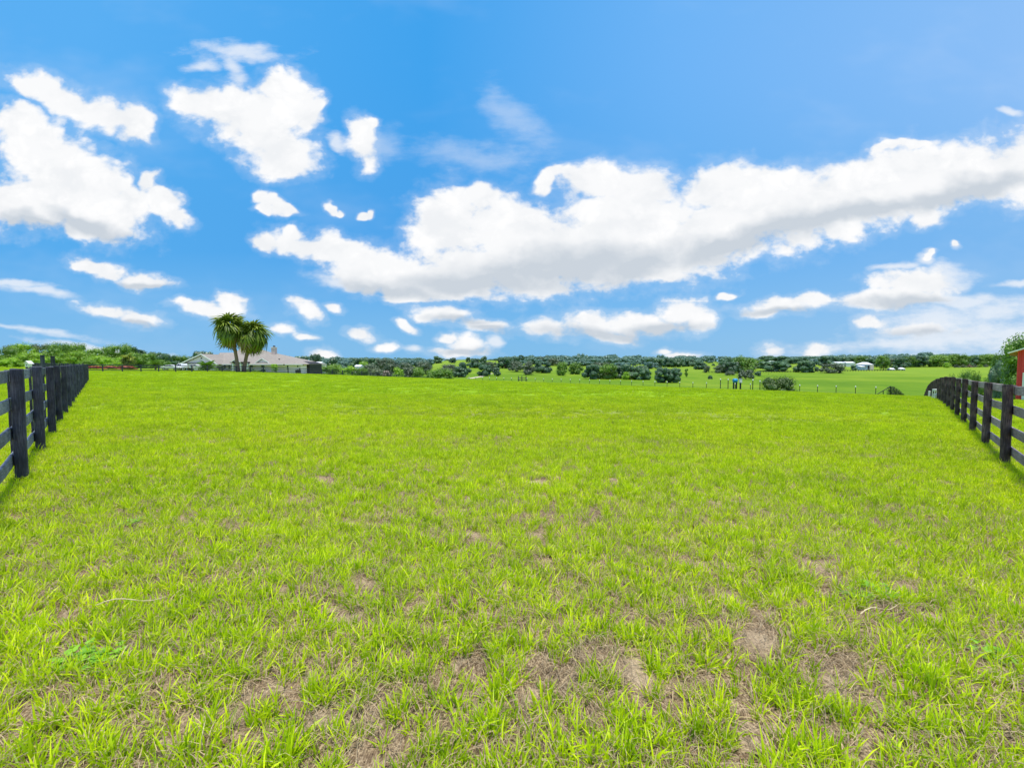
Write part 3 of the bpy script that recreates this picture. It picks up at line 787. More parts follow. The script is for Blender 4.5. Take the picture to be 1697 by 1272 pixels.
def trunk_mesh(seed, mat, h=0.45, r0=0.035, forks=5, spread=0.26):
    r_ = random.Random(seed); mb = MB()
    mb.tube([(0, 0, -0.06), (0, 0, 0.0), (r_.uniform(-.01, .01), 0, h * 0.35), (r_.uniform(-.02, .02), r_.uniform(-.02, .02), h * 0.7)], [r0 * 1.5, r0 * 1.15, r0 * 0.85, r0 * 0.7], 7)
    for i in range(forks):
        a = i * 6.283 / forks + r_.uniform(-.4, .4); z0 = h * r_.uniform(0.3, 0.68); sp = spread * r_.uniform(.6, 1.1)
        mb.tube([(0, 0, z0), (sp * .45 * math.cos(a), sp * .45 * math.sin(a), z0 + .12), (sp * math.cos(a), sp * math.sin(a), z0 + .32)], [r0 * .55, r0 * .38, r0 * .12], 5)
    return mb.mesh('trunk', mat, smooth=True)
LM = {
 'bright': leafmat('leaf_bright', (0.14, 0.33, 0.012), (0.46, 0.70, 0.035), 0.35, scale=5.0),
 'mid': leafmat('leaf_mid', (0.06, 0.165, 0.014), (0.24, 0.42, 0.040), 0.3, scale=5.0),
 'dark': leafmat('leaf_dark', (0.036, 0.100, 0.062), (0.125, 0.24, 0.11), 0.25, scale=5.0),  # dark foliage, its colour lifted slightly towards distance haze
 'grey': leafmat('leaf_grey', (0.065, 0.105, 0.065), (0.19, 0.25, 0.14), 0.25, scale=5.0),
 'blue': leafmat('leaf_far_hazed', (0.07, 0.165, 0.155), (0.18, 0.31, 0.23), 0.2, scale=5.0),  # distance haze painted into the leaf colour as a blue-green shift
 'oak': leafmat('leaf_bush', (0.022, 0.062, 0.010), (0.11, 0.20, 0.028), 0.25, scale=5.0),
 'pink': leafmat('leaf_brownish', (0.10, 0.075, 0.055), (0.26, 0.21, 0.15), 0.2, scale=5.0),
 'red': leafmat('leaf_red_flower', (0.13, 0.09, 0.02), (0.60, 0.07, 0.05), 0.3, scale=9.0, rnd=.1),
}
BARK = pmat('bark', (0.14, 0.115, 0.095), 0.9, 0.5, 8, (1, 1, .3), 0.4)
SH = {}
def get_crown(shape, mat, hi=False):
    key = (shape, mat, hi)
    if key not in SH:
        SH[key] = []
        for i in range(3 if not hi else 2):
            sd_ = abs(hash_(shape + mat)) % 9999 + i * 17
            SH[key].append(crown_mesh(sd_, 6000 if hi else 3200, 40 if hi else 34, 0.020 if hi else 0.028, shape, mat=LM[mat], loose=mat in ('bright', 'mid', 'grey', 'oak')))
    return SH[key]
def hash_(s):
    h = 7
    for c in s: h = (h * 31 + ord(c)) % 100003
    return h
TR = [trunk_mesh(i, BARK) for i in range(3)]
tcount = [0]
TREES = []
def tree(name, label, px, base, top, wpx, shape, mat, D=None, cat='tree', group=None, hi=False):
    """base = image row of the foot of the tree, or None when it is hidden; then D gives its depth"""
    if D is None:
        q = hit(px, base)
        if q is None or q.y > 1400: q = at(px, 520)
        D = q.y
    else: q = at(px, D)
    H = ztop(top, D) - q.z
    W = wpx / F * D
    r_ = random.Random(tcount[0] * 7 + 3); tcount[0] += 1
    root = empty(name, (q.x, q.y + (W * 0.0), q.z), r_.uniform(0, 6.28))
    tag(root, label, cat, group)
    cs = get_crown(shape, mat, hi)
    cw = {'round': 0.98, 'wide': 0.98, 'bush': 0.98, 'tall': 0.86, 'cone': 0.8}[shape]
    link('crown', cs[r_.randint(0, len(cs) - 1)], root, (0, 0, -0.02 * H), (0, 0, 0), (W / cw, W / cw, H * 1.02))
    link('stem' if shape == 'bush' else 'trunk', TR[tcount[0] % 3], root, (0, 0, 0), (0, 0, 0), (W * .8, W * .8, H * (0.75 if shape != 'bush' else .5)))
    TREES.append(root); return root

# --- left wood, behind the left fence and the lane
LW = [  # px, top, width, shape, mat, depth, label
 (-30,578,50,'round','mid',150,None),(8,577,44,'wide','mid',165,'mid-green spreading tree at the far left edge of the wood'),
 (24,571,26,'tall','grey',205,'thin greyish tall tree poking above the far left of the wood'),
 (38,568,38,'round','bright',175,'bright green tall rounded tree third from the left edge of the wood'),
 (12,594,40,'bush','bright',140,'low bright shrubby tree at the foot of the wood by the left picture edge'),
 (50,584,46,'wide','bright',150,'brightest low wide tree behind the white peaked bird house'),
 (74,570,34,'tall','grey',205,'grey-green sparse tree beyond the tall gate posts'),
 (88,577,30,'round','mid',180,'mid-green tree directly over the two tall gate posts'),
 (104,569,40,'round','mid',190,'tall grey-green dome left of centre in the wood'),
 (92,592,34,'bush','bright',145,'small bright bush under the grey-green dome of the wood'),
 (122,582,42,'wide','bright',150,'bright yellow-green wide tree over the end of the left fence'),
 (132,570,34,'round','mid',200,'tall mid-green tree at the back of the wood above the left fence end'),
 (150,578,36,'round','mid',175,'mid-green rounded tree over the first red shrub'),
 (147,596,30,'bush','mid',140,'low mid-green bush right beside the left fence end'),
 (168,590,34,'wide','bright',148,'low bright tree behind the red flowering shrubs'),
 (176,574,34,'round','mid',190,'taller mid-green tree left of the highest crown in the wood'),
 (188,592,28,'round','bright',140,'small bright tree just left of the short sabal palm'),
 (200,571,40,'round','mid',185,'highest dark green crown above the short sabal palm'),
 (222,574,36,'tall','dark',190,'dark tall crown right of the highest crown of the wood'),
 (229,584,34,'round','mid',155,'broad mid-green tree right of the short sabal palm'),
 (246,586,30,'round','mid',165,'mid-green tree between the two short palms'),
 (262,583,32,'round','dark',215,'dark tree at the back over the low feathery palm'),
 (280,586,34,'round','dark',190,'dark green tree left of the house gable'),
 (272,597,26,'bush','mid',165,'low mid-green bush at the foot of the wood left of the parked cars'),
 (298,590,30,'wide','mid',200,'mid-green tree touching the left slope of the house gable'),
 (338,583,34,'wide','dark',190,'dark tree top showing just above the peak of the house gable'),
]
for (px, tp, wd_, shp, mt, D, lab) in LW:
    tree('woodland_tree' if shp != 'bush' else 'bush', lab or 'mid-green tree beyond the left picture edge behind the fence', px, None, tp - 1, wd_, shp, mt, D, 'tree' if shp != 'bush' else 'bush', group='trees of the left wood', hi=mt in ('bright', 'mid'))
for px, wd_, lab in ((156, 26, 'red flowering shrub nearest the end of the left fence'), (183, 26, 'red flowering shrub in the middle of the three'), (208, 30, 'dark red flowering shrub under the short sabal palm')):
    tree('flowering_shrub', lab, px, None, 606, wd_, 'bush', 'red', 128, 'shrub', group='red flowering shrubs')

# --- scrub and woodland right of the house, behind the far fence
SW = [
 (470,588,26,'round','dark',330,'dark tree showing behind the house chimney slope'),(486,590,26,'wide','dark',330,'dark tree above the right roof slope of the house'),
 (503,589,26,'wide','dark',330,'dark tree above the black screened porch'),
 (523,586.5,20,'wide','dark',330,'dark flat-topped tree standing up against the small white cloud'),
 (540,593,30,'wide','blue',420,'hazy tree just right of the flat-topped dark tree'),(553,592,16,'round','dark',400,'small dark crown at the skyline right of the white barn roof'),
 (575,595,34,'wide','blue',430,'hazy blue-green tree on the skyline over the tiny white shed'),(597,593,28,'wide','dark',400,'dark tree on the skyline right of the tiny white shed'),
 (615,593,30,'wide','dark',390,'dark skyline tree over the brightest scrub tree'),(640,594,30,'wide','grey',390,'brownish grey skyline tree left of the middle of the scrub'),
 (664,596,30,'wide','blue',400,'hazy skyline tree above the grey scrub trees'),(686,595,30,'wide','blue',400,'hazy skyline tree at the right end of the scrub'),
 (706,594,26,'wide','blue',420,'hazy tree left of the lone round tree on the hill'),
 (521,604,30,'bush','mid',190,'green bush right against the screened porch'),(540,606,26,'bush','mid',200,'green bush second from the screened porch'),
 (556,603,34,'bush','mid',205,'broad mid-green bush below the skyline left of the tiny white shed'),(577,606,30,'bush','bright',200,'yellow-green bush below the tiny white shed'),
 (586,600,20,'round','dark',290,'dark tree just behind the tiny white shed'),
 (604,598,22,'round','bright',280,'bright green tree standing out above the scrub'),(598,609,30,'bush','mid',200,'grey-green bush in front of the bright scrub tree'),
 (616,603,30,'wide','grey',250,'grey leafy tree right of the bright scrub tree'),(625,610,26,'bush','grey',190,'low greyish bush left of the bare pinkish bush'),
 (640,613.5,15,'bush','pink',178,'bare pinkish twiggy bush behind the far fence'),
 (648,602,34,'wide','grey',240,'olive grey spreading tree behind the bare pinkish bush'),(661,609,22,'bush','bright',185,'bright green bush right of the bare pinkish bush'),
 (678,607,28,'bush','grey',195,'dark grey-green bush between two brighter ones'),(694,609,26,'bush','mid',190,'mid-green bush at the foot of the scrub left of the dense green one'),
 (700,598,28,'wide','grey',300,'grey-brown tree on the rise left of the hill pasture'),(674,600,26,'wide','grey',300,'dull olive tree in the heart of the scrub'),
 (733,610.5,44,'bush','mid',165,'broad dense green bush at the right end of the far fence'),(716,613,26,'bush','mid',175,'smaller green bush joined to the left of the broad dense bush'),
 (742,603,30,'wide','grey',280,'grey-green tree behind the broad dense bush'),
 (762,606,24,'round','dark',250,'dark tree right beside the broad dense bush'),(770,599,22,'round','dark',300,'tall dark tree at the left edge of the green hillside'),
]
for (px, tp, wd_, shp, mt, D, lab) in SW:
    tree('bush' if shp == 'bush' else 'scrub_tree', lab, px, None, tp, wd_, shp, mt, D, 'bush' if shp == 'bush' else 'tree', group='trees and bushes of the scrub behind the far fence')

# --- trees standing on the far pastures
HT = [ # px, base, top, width, shape, mat, label
 (725,602,590,15,'round','dark','lone dark round tree on the skyline of the hill pasture'),
 (750,601,593,11,'round','dark','small dark round tree on the skyline right of the lone round one'),
 (776,601,592,9,'tall','dark','narrow dark tree on the hill crest left of the oak rows'),
 (787,609,594,19,'wide','dark','dark spreading oak high on the green hill, left of the others'),
 (801,604,590,12,'round','dark','dark tall crown at the top of the green hill'),
 (803,623,604,22,'round','dark','dark oak low on the hill beside the pale track'),
 (813,614,600,18,'wide','grey','greyish tree just above the dark oak by the track'),
 (823,623,609,13,'round','dark','small dark round tree right of the pale track'),
 (837,610,592,24,'wide','dark','wide dark oak in the upper row left of the tall palm-like tree'),
 (856,616,599,22,'wide','grey','grey-green oak under the upper row of the hill'),
 (864,602,588,10,'tall','dark','tallest thin tree breaking the skyline over the oaks'),
 (848,604,592,22,'wide','dark','dark oak crown at the skyline left of the tallest thin tree'),
 (876,621,599,22,'round','grey','tall grey-green oak whose trunk meets the wooden pen'),
 (885,603,592,20,'wide','dark','dark oak crown at the skyline right of the tallest thin tree'),
 (898,618,599,26,'wide','dark','broad dark oak in the middle of the hill'),
 (905,604,592,24,'wide','grey','brownish skyline oak above the broad dark oak'),
 (918,606,594,18,'wide','grey','brownish skyline oak at the right end of the crest row'),
 (931,622,600,18,'round','mid','upright mid-green oak alone on the lower hillside'),
 (954,620,600,22,'round','mid','leaning mid-green oak just left of the dark thicket'),
 (943,606,598,20,'wide','blue','hazy tree behind the two lone oaks'),(968,606,599,24,'wide','blue','hazy tree behind the left end of the dark thicket'),
 (978,628,603,26,'round','dark','leftmost dark tree of the thicket in the middle of the view'),
 (992,627,605,24,'bush','dark','dark bushy tree second in the thicket'),
 (1007,628,603,28,'round','mid','larger mid-green tree in the middle of the thicket'),
 (1023,627,606,24,'bush','dark','dark low tree right of the middle of the thicket'),
 (1038,629,616,13,'round','bright','small light green tree in front of the thicket'),
 (1044,628,603,28,'round','dark','dark tree behind the small light green one'),
 (1060,629,605,32,'round','dark','broad dark tree closing the thicket on the right'),
 (1000,612,601,30,'wide','grey','grey-green tree behind the thicket on the left'),(1030,612,601,30,'wide','blue','hazy tree behind the thicket on the right'),
 (1100,634,608,26,'round','dark','big dark oak left of a joined pair standing on the grass'),
 (1116,634,609,22,'round','dark','big dark oak right of a joined pair standing on the grass'),
 (1080,611,600,18,'wide','blue','hazy tree over the gap between thicket and oak pair'),
 (1094,608,594,18,'wide','dark','dark tree in the far hedge above the oak pair on the left'),(1108,608,593,18,'wide','dark','dark tree in the far hedge straight above the oak pair'),
 (1122,608,594,20,'wide','dark','dark tree in the far hedge above the oak pair on the right'),(1140,607,595,22,'wide','dark','dark tree in the far hedge over the thin sapling'),
 (1155,606,597,18,'wide','dark','dark tree in the far hedge left of the short hedge-end oak'),
 (1137.5,625,611,5,'tall','mid','thin young sapling alone on the grass'),
 (1160,612,598,18,'round','dark','dark hedge-end oak above the pale rocks'),
 (1171,617.5,606,9,'round','grey','small grey rounded tree right of the hedge-end oak'),
 (1191,618,605,15,'round','grey','grey rounded tree left of the big dark clump'),
 (1202,611,592,20,'round','dark','tall dark round tree on the left of the big clump'),
 (1211,618,600,26,'wide','dark','dark spreading tree in front of the big clump'),
 (1232,618,591,30,'wide','mid','tallest broad tree of the big clump'),
 (1238,612,600,26,'wide','grey','grey-green tree low in the big clump'),
 (1254,610,595,22,'round','mid','mid-green tree at the right of the big clump'),
 (1236,628.5,613,21,'wide','grey','grey spreading tree above the white feed bin'),
 (1256.5,623,616,9,'round','dark','small dark tree right of the grey spreading tree'),
 (1209,622,615,14,'wide','grey','low scrubby tree left of the grey spreading tree'),
 (1177,628,622.5,7,'bush','dark','tiny dark bush in the grass left of the barrel'),
 (1182,606,603,5,'bush','dark','tiny bush high on the pasture'),
 (1270,602,590,20,'wide','dark','dark skyline tree left of the pale domed roof'),(1291,602,590,28,'wide','dark','wide dark skyline tree right of the pale domed roof'),
 (1314,603,594,24,'wide','dark','dark skyline tree between the wide one and the pasture gap'),
 (1282,615,598,38,'wide','dark','massive dark oak in the middle of the right-hand pasture'),
 (1332,617,597,26,'round','dark','dark rounded oak right of the massive oak'),(1345,617,610,7,'bush','dark','small dark bush at the right foot of the rounded oak'),
 (1320,616,607,9,'bush','grey','small grey bush at the left foot of the rounded oak'),
 (1354,615,608,7,'round','dark','small round tree in the gap between two oaks'),(1362,616,611,5,'bush','dark','tiny bush left of the low grey oak'),
 (1379,618,602,28,'wide','grey','low grey-brown spreading oak on the fence line'),
 (1374,606,590,26,'wide','dark','tall dark oak behind the low grey-brown oak'),
 (1415,613.5,605,8,'round','dark','small round tree left of the pale blue house'),
 (1352,604,595,16,'wide','blue','hazy tree left of the tall dark oak on the skyline'),
 (1464,613,589,19,'tall','mid','tall feathery green tree right of the pale blue house'),
 (1484,613,605,9,'round','dark','dark round bush between the two small sheds'),
 (1447,608,593,20,'wide','dark','dark tree behind the pale blue house'),(1430,605,591,22,'wide','mid','green tree behind the house roof on its left'),
 (1482,608,594,18,'wide','grey','grey tree right of the tall feathery one'),(1494,609,592,20,'round','dark','dark tree above the right small shed'),
 (1404,603,592,22,'wide','dark','dark tree behind the long white barns'),
]
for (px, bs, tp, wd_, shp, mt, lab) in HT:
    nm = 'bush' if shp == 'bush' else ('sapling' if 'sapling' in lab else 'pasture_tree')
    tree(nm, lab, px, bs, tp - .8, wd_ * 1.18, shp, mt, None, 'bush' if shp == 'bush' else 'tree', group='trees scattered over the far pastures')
# --- edge of the wood along the top of the right-hand field
r2 = random.Random(5)
EDGE = [(1508,592,20,'round','mid'),(1523,590,22,'round','dark'),(1539,592,24,'round','mid'),(1556,589,24,'round','mid'),(1572,591,22,'round','mid'),(1588,588,26,'round','mid'),(1605,590,22,'round','dark'),(1622,590,24,'round','mid'),(1640,588,26,'round','mid')]
EL = ['first from the small sheds','second from the small sheds, darker','third from the small sheds','above the yellowish tree','right of the yellowish tree','tallest of the row','dark one right of the tallest','last but one before the barn trees','last before the barn trees']
for (px, tp, wd_, shp, mt), lb in zip(EDGE, EL):
    tree('woodland_tree', 'tree along the top of the right field, ' + lb, px, 610, tp - 2, wd_ * 1.15, shp, mt, 430, 'tree', group='woodland trees along the top of the right field')
for px, mt, lb in ((1569, 'bright', 'yellowish round tree at the top edge of the right field'), (1585, 'grey', 'pale grey pointed tree at the field edge, leftmost of the pale row'), (1596, 'grey', 'pale grey pointed tree second in the pale row'),
                   (1606, 'pink', 'pinkish small tree in the pale row'), (1615, 'grey', 'pale grey pointed tree fourth in the pale row'), (1624, 'bright', 'pale green small tree fifth in the pale row'), (1633, 'grey', 'pale pointed tree last in the pale row')):
    tree('small_tree', lb, px, None, 600 if px == 1569 else 603, 12 if px == 1569 else 9, 'cone' if px != 1569 else 'round', mt, 405, 'tree', group='small pale trees at the field edge')
# --- near right: trees behind the red barn, bushes by the right fence
tree('large_tree', 'big bright-leaved tree rising behind the white roof of the red barn', 1697, None, 548, 70, 'tall', 'mid', 62, 'tree', hi=True)
tree('large_tree', 'dark dense tree standing left of the red barn wall', 1668, None, 588, 44, 'round', 'dark', 66, 'tree', hi=True)
tree('large_tree', 'mid-green tree between the field edge and the dark tree by the barn', 1657, None, 584, 26, 'tall', 'mid', 72, 'tree', hi=True)
tree('large_tree', 'spreading green tree leaning over the barn roof corner', 1679, None, 562, 46, 'round', 'mid', 70, 'tree', hi=True)
tree('bush', 'rounded green bush showing over the right fence, larger one', 1601, None, 613.5, 24, 'bush', 'mid', 60, 'bush', hi=True)
tree('bush', 'smaller green bush right of the larger one over the right fence', 1618, None, 617, 18, 'bush', 'mid', 60, 'bush', hi=True)
tree('bush', 'low green bush top at the left of the two fence bushes', 1578, None, 622, 16, 'bush', 'mid', 66, 'bush', hi=True)
tree('bush', 'low green growth right of the two fence bushes', 1632, None, 627, 16, 'bush', 'mid', 58, 'bush', hi=True)
tree('round_bush', 'big round dark green bush just beyond the brow of the field, behind the capped posts', 1290, None, 623, 60, 'bush', 'oak', 88, 'bush', hi=True)
# --- the far wood along the horizon, one mass nobody could count
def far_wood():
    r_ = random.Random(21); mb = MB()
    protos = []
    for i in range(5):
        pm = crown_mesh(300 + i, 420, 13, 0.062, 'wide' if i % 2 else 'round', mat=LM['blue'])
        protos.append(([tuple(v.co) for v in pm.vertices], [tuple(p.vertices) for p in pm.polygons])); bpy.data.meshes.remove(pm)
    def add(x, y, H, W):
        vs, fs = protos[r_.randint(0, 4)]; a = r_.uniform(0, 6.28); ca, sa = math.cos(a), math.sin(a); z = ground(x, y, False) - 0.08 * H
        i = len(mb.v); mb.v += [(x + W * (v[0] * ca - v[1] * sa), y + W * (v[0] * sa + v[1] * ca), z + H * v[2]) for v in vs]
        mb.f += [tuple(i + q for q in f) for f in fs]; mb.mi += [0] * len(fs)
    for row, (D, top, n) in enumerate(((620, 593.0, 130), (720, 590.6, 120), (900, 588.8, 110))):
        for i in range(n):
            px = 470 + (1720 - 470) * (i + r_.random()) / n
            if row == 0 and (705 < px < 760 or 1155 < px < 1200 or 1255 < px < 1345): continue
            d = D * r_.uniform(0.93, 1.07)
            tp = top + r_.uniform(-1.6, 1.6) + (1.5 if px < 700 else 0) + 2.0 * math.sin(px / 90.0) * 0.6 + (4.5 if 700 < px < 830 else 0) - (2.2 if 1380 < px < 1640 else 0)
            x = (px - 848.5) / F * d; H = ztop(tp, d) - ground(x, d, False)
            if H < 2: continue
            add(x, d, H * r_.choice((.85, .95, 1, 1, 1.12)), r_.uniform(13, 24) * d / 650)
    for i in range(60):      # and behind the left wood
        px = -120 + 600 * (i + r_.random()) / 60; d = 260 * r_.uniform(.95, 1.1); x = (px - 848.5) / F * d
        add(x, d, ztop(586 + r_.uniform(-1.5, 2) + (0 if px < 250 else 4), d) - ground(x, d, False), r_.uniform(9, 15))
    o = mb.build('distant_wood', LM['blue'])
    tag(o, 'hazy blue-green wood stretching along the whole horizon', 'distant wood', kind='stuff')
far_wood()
# --- palms
M_FR = leafmat('palm_leaf', (0.045, 0.105, 0.012), (0.30, 0.38, 0.045), 0.25, attr=True, rnd=0.35, gloss=0.03)
M_FRD = leafmat('dead_palm_leaf', (0.16, 0.095, 0.05), (0.46, 0.32, 0.18), 0.15, attr=True, rnd=0.25)
M_PT = pmat('palm_trunk', (0.36, 0.24, 0.18), 0.9, 0.5, 5, (1, 1, 3.0), 0.6)
def fan_mesh(seed, mat, droop=0.5, nseg=15):
    """a fan leaf: local +X is outward, Z up; unit length about 1 (stalk 0.45, fan 0.55)"""
    r_ = random.Random(seed); mb = MB(); t = []
    n0 = len(mb.v); mb.tube([(0, 0, 0), (0.22, 0, 0.05), (0.45, 0, 0.05)], [0.014, 0.010, 0.007], 4); t += [0.5] * (len(mb.v) - n0)
    c = Vector((0.42, 0, 0.05))
    for i in range(nseg):
        a = math.radians(-115 + 230 * i / (nseg - 1)) + r_.uniform(-.05, .05)
        L = 0.55 * (0.72 + 0.28 * math.cos(a)) * r_.uniform(0.85, 1.1); w_ = 0.046
        d = Vector((math.cos(a), math.sin(a), 0)); pr = Vector((-d.y, d.x, 0)); base = len(mb.v); tv = r_.random()
        dz = 0.03 * (1 if i % 2 else -1)
        for (q, ww) in ((0, 0.15), (0.35, 0.9), (0.65, 0.8), (1.0, 0.06)):
            z = -droop * L * q ** 2.2 + (dz if 0 < q < 1 else 0); rr = L * (q - 0.25 * droop * q * q)
            p = c + d * rr + Vector((0, 0, z)); mb.v.append(tuple(p - pr * w_ * ww)); mb.v.append(tuple(p + pr * w_ * ww)); t += [tv * .7 + .3 * q] * 2
        for q in range(3):
            j = base + 2 * q; mb.f.append((j, j + 1, j + 3, j + 2)); mb.mi.append(0)
    me = mb.mesh('frond', mat); a_ = me.attributes.new('tint', 'FLOAT', 'POINT'); a_.data.foreach_set('value', t)
    return me
FAN = [fan_mesh(i, M_FR, d) for i, d in enumerate((0.5, 0.85, 1.15))]
FAND = [fan_mesh(10 + i, M_FRD, d) for i, d in enumerate((1.0, 1.3))]
def sabal(label, px_b, px_t, base_z, topc, D, R_, nf, seed, tr=0.33, nd=10, group=None, down=-0.9):
    """topc = image row of the crown's centre"""
    r_ = random.Random(seed); q = at(px_b, D); root = empty('sabal_palm', q); tag(root, label, 'palm tree', group)
    top = Vector(((px_t - 848.5) / F * D, D, ztop(topc, D))) - q
    mb = MB(); P_ = []; rad = []
    for i in range(15):
        f = i / 14; P_.append((top.x * (f ** 1.5), 0.15 * math.sin(f * 3), -0.3 + (top.z + 0.3) * f)); rad.append(tr * (1.28 - 0.42 * min(1, f * 3) + 0.10 * f) * (1 + 0.05 * (i % 2)))
    mb.tube(P_, rad, 10); mb.build('trunk', M_PT, root, smooth=True)
    for i in range(nf):
        f = (i + .5) / nf; el = math.asin(max(-1, min(1, 0.97 - f * (0.97 - down)))) ; az = i * 2.39996 + r_.uniform(-.45, .45); el += r_.uniform(-.16, .16)
        s = R_ * r_.choice((0.66, 0.8, 0.9, 0.98, 1.05, 1.12)) * r_.uniform(.95, 1.05) * (1.0 - 0.12 * max(0, math.sin(el)))
        o = link('frond', FAN[min(2, int(f * 3))], root, top, scale=(s, s, s))
        M_ = Matrix.Rotation(az, 4, 'Z') @ Matrix.Rotation(-el, 4, 'Y') @ Matrix.Rotation(r_.uniform(-.5, .5), 4, 'X')
        o.rotation_euler = M_.to_euler()
    for i in range(nd):
        el = math.radians(r_.uniform(-84, -22)); az = r_.uniform(0, 6.28); s = R_ * r_.uniform(.75, 1.05)
        o = link('dead_frond', FAND[i % 2], root, top - Vector((0, 0, .3)), scale=(s, s, s)); tag(o, 'brown dead frond hanging against the trunk')
        o.rotation_euler = (Matrix.Rotation(az, 4, 'Z') @ Matrix.Rotation(-el, 4, 'Y')).to_euler()
    return root
sabal('tall sabal palm in front of the house, left and taller of the pair', 394.5, 382, None, 543, 107, 5.2, 48, 3, 0.40, 20, 'tall palms in front of the house')
sabal('leaning sabal palm in front of the house, right and fuller of the pair', 404, 420, None, 553, 108, 5.1, 52, 4, 0.42, 26, 'tall palms in front of the house', -0.95)
sabal('short yellowish sabal palm at the edge of the left wood', 213, 213, None, 596, 132, 2.6, 40, 5, 0.3, 6)
def feather_palm(label, px, D, top, wpx, seed, trunk=0.2):
    r_ = random.Random(seed); q = at(px, D); root = empty('date_palm', q); tag(root, label, 'palm tree'); H = ztop(top, D) - q.z; W = wpx / F * D / 2
    mb = MB(); mb.tube([(0, 0, -.2), (0, 0, H * trunk)], [.25, .2], 8); mb.build('trunk', M_PT, root)
    me = None
    mb = MB(); t = []
    for i in range(22):
        f = i / 21; x = f; z = 0.55 * f - 0.75 * f * f; 
        for sg in (-1, 1):
            L = 0.28 * math.sin(math.pi * min(1, f * .9 + .1)) + .04
            mb.quad((x, 0, z), (x + .03, 0, z), (x + .12, sg * L, z - .10), (x + .09, sg * L, z - .10)); t += [.4 + .5 * f] * 4
    me = mb.mesh('frond', LM['mid'])
    for i in range(46):
        s = W * r_.uniform(1.0, 1.3); el = r_.uniform(-.15, 1.25)
        o = link('frond', me, root, (0, 0, H * trunk), scale=(s, s, s * 1.3)); o.rotation_euler = (Matrix.Rotation(i * 2.4, 4, 'Z') @ Matrix.Rotation(-el, 4, 'Y')).to_euler()
feather_palm('bushy low date palm with arching fronds in front of the house gable', 343.5, 122, 598.5, 26, 2)
feather_palm('small light green date palm left of the parked cars', 258, 126, 597.5, 19, 3, 0.45)

# ------------------------------------------------------------------ buildings
M_WALL = pmat('pale_stucco', (0.97, 0.83, 0.98), 0.85, 0.06, 2, col2=(0.90, 0.78, 0.93), rnd=0.02)
M_TRIM = pmat('white_trim', (0.84, 0.84, 0.84), 0.6, 0.05, 3, rnd=0.02)
M_GLASS = pmat('dark_window', (0.03, 0.04, 0.05), 0.12, 0.3, 2, spec=0.6, rnd=0.0)
M_SOFF = pmat('dark_soffit', (0.05, 0.045, 0.05), 0.8, 0.2, 3, rnd=0.02)
M_BRICK = pmat('chimney_brick', (0.74, 0.60, 0.56), 0.9, 0.25, 6, rnd=0.02)
M_GAR = pmat('garage_door', (0.60, 0.62, 0.66), 0.6, 0.06, 3, rnd=0.02)
def shingle(name, a, b):
    m, nt, out = newmat(name); k = N(nt); g = k.n('ShaderNodeNewGeometry')
    br = k.n('ShaderNodeTexBrick'); k.l(k.mapping(g.outputs['Position'], rot=(math.pi / 2, 0, 0), scale=(1, 1, 1)), br.inputs['Vector'])
    br.inputs['Scale'].default_value = 2.2; br.inputs['Color1'].default_value = (*a, 1); br.inputs['Color2'].default_value = (*b, 1)
    br.inputs['Mortar'].default_value = (a[0] * .6, a[1] * .6, a[2] * .6, 1); br.inputs['Mortar Size'].default_value = 0.03
    n_ = k.noise(g.outputs['Position'], 0.8, 5, 0.6)
    c = k.mix(k.mr(n_, .3, .7, 0, 0.5), br.outputs['Color'], (b[0] * .8, b[1] * .8, b[2] * .85))
    p = k.n('ShaderNodeBsdfPrincipled'); k.l(c, p.inputs['Base Color']); p.inputs['Roughness'].default_value = 0.9; p.inputs['Specular IOR Level'].default_value = .1
    k.l(p.outputs[0], out.inputs[0]); return m
M_SH = shingle('brown_shingles', (0.38, 0.345, 0.30), (0.30, 0.27, 0.24))
HY = 138.0
def hx(px, Y=HY): return (px - 848.5) / F * Y
hbase = at(400, HY); HZ = hbase.z - 0.15
eave = ztop(603.3, HY)
house = empty('ranch_house', (hx(400), HY, HZ)); O = Vector(house.location)
tag(house, 'low pale ranch house with grey-brown hipped roof behind the two tall palms', 'house')
def hb(name, mats, boxes, parent=house, off=O, bevel=0.0):
    mb = MB()
    for b in boxes: mb.box((b[0] - off.x, b[2] - off.y, b[4] - off.z), (b[1] - off.x, b[3] - off.y, b[5] - off.z))
    return mb.build(name, mats, parent, bevel=bevel)
def xs(a, b, Y=HY): return hx(a, Y), hx(b, Y)
gx0, gx1 = xs(300.5, 357.5, HY - 3); mx0, mx1 = xs(355, 499)
base = HZ - 0.5
hb('wall', M_WALL, [(gx0, gx1, HY - 3, HY + 13, base, eave - 0.05), ])
hb('wall', M_WALL, [(mx0 + .2, mx1, HY, HY + 15, base, eave - 0.06)])
# garage wing gable
def roofpoly(name, polys, mat, parent=house, off=O, thick=0.0):
    mb = MB()
    for p in polys: mb.poly([(a - off.x, b - off.y, c - off.z) for a, b, c in p])
    o = mb.build(name, mat, parent)
    if thick:
        sm = o.modifiers.new('thickness', 'SOLIDIFY'); sm.thickness = thick; sm.offset = -1
    return o
ex0, ex1 = xs(296, 361, HY - 3.6); rx, rz = hx(334.5, HY - 3.6), ztop(586.3, HY - 3.6); ez = ztop(603.3, HY - 3.6)
y0, y1 = HY - 3.6, HY + 12
roofpoly('roof', [[(ex0, y0, ez), (rx, y0, rz), (rx, y1, rz), (ex0, y1 + 1, ez)], [(ex1, y0, ez), (ex1, y1, ez), (rx, y1, rz), (rx, y0, rz)], [(ex0, y1 + 1, ez), (rx, y1, rz), (ex1, y1, ez)]], M_SH, thick=0.12)
roofpoly('gable_wall', [[(gx0, HY - 2.99, eave - .1), (gx1, HY - 2.99, eave - .1), (rx, HY - 2.99, rz - .35)]], M_WALL)
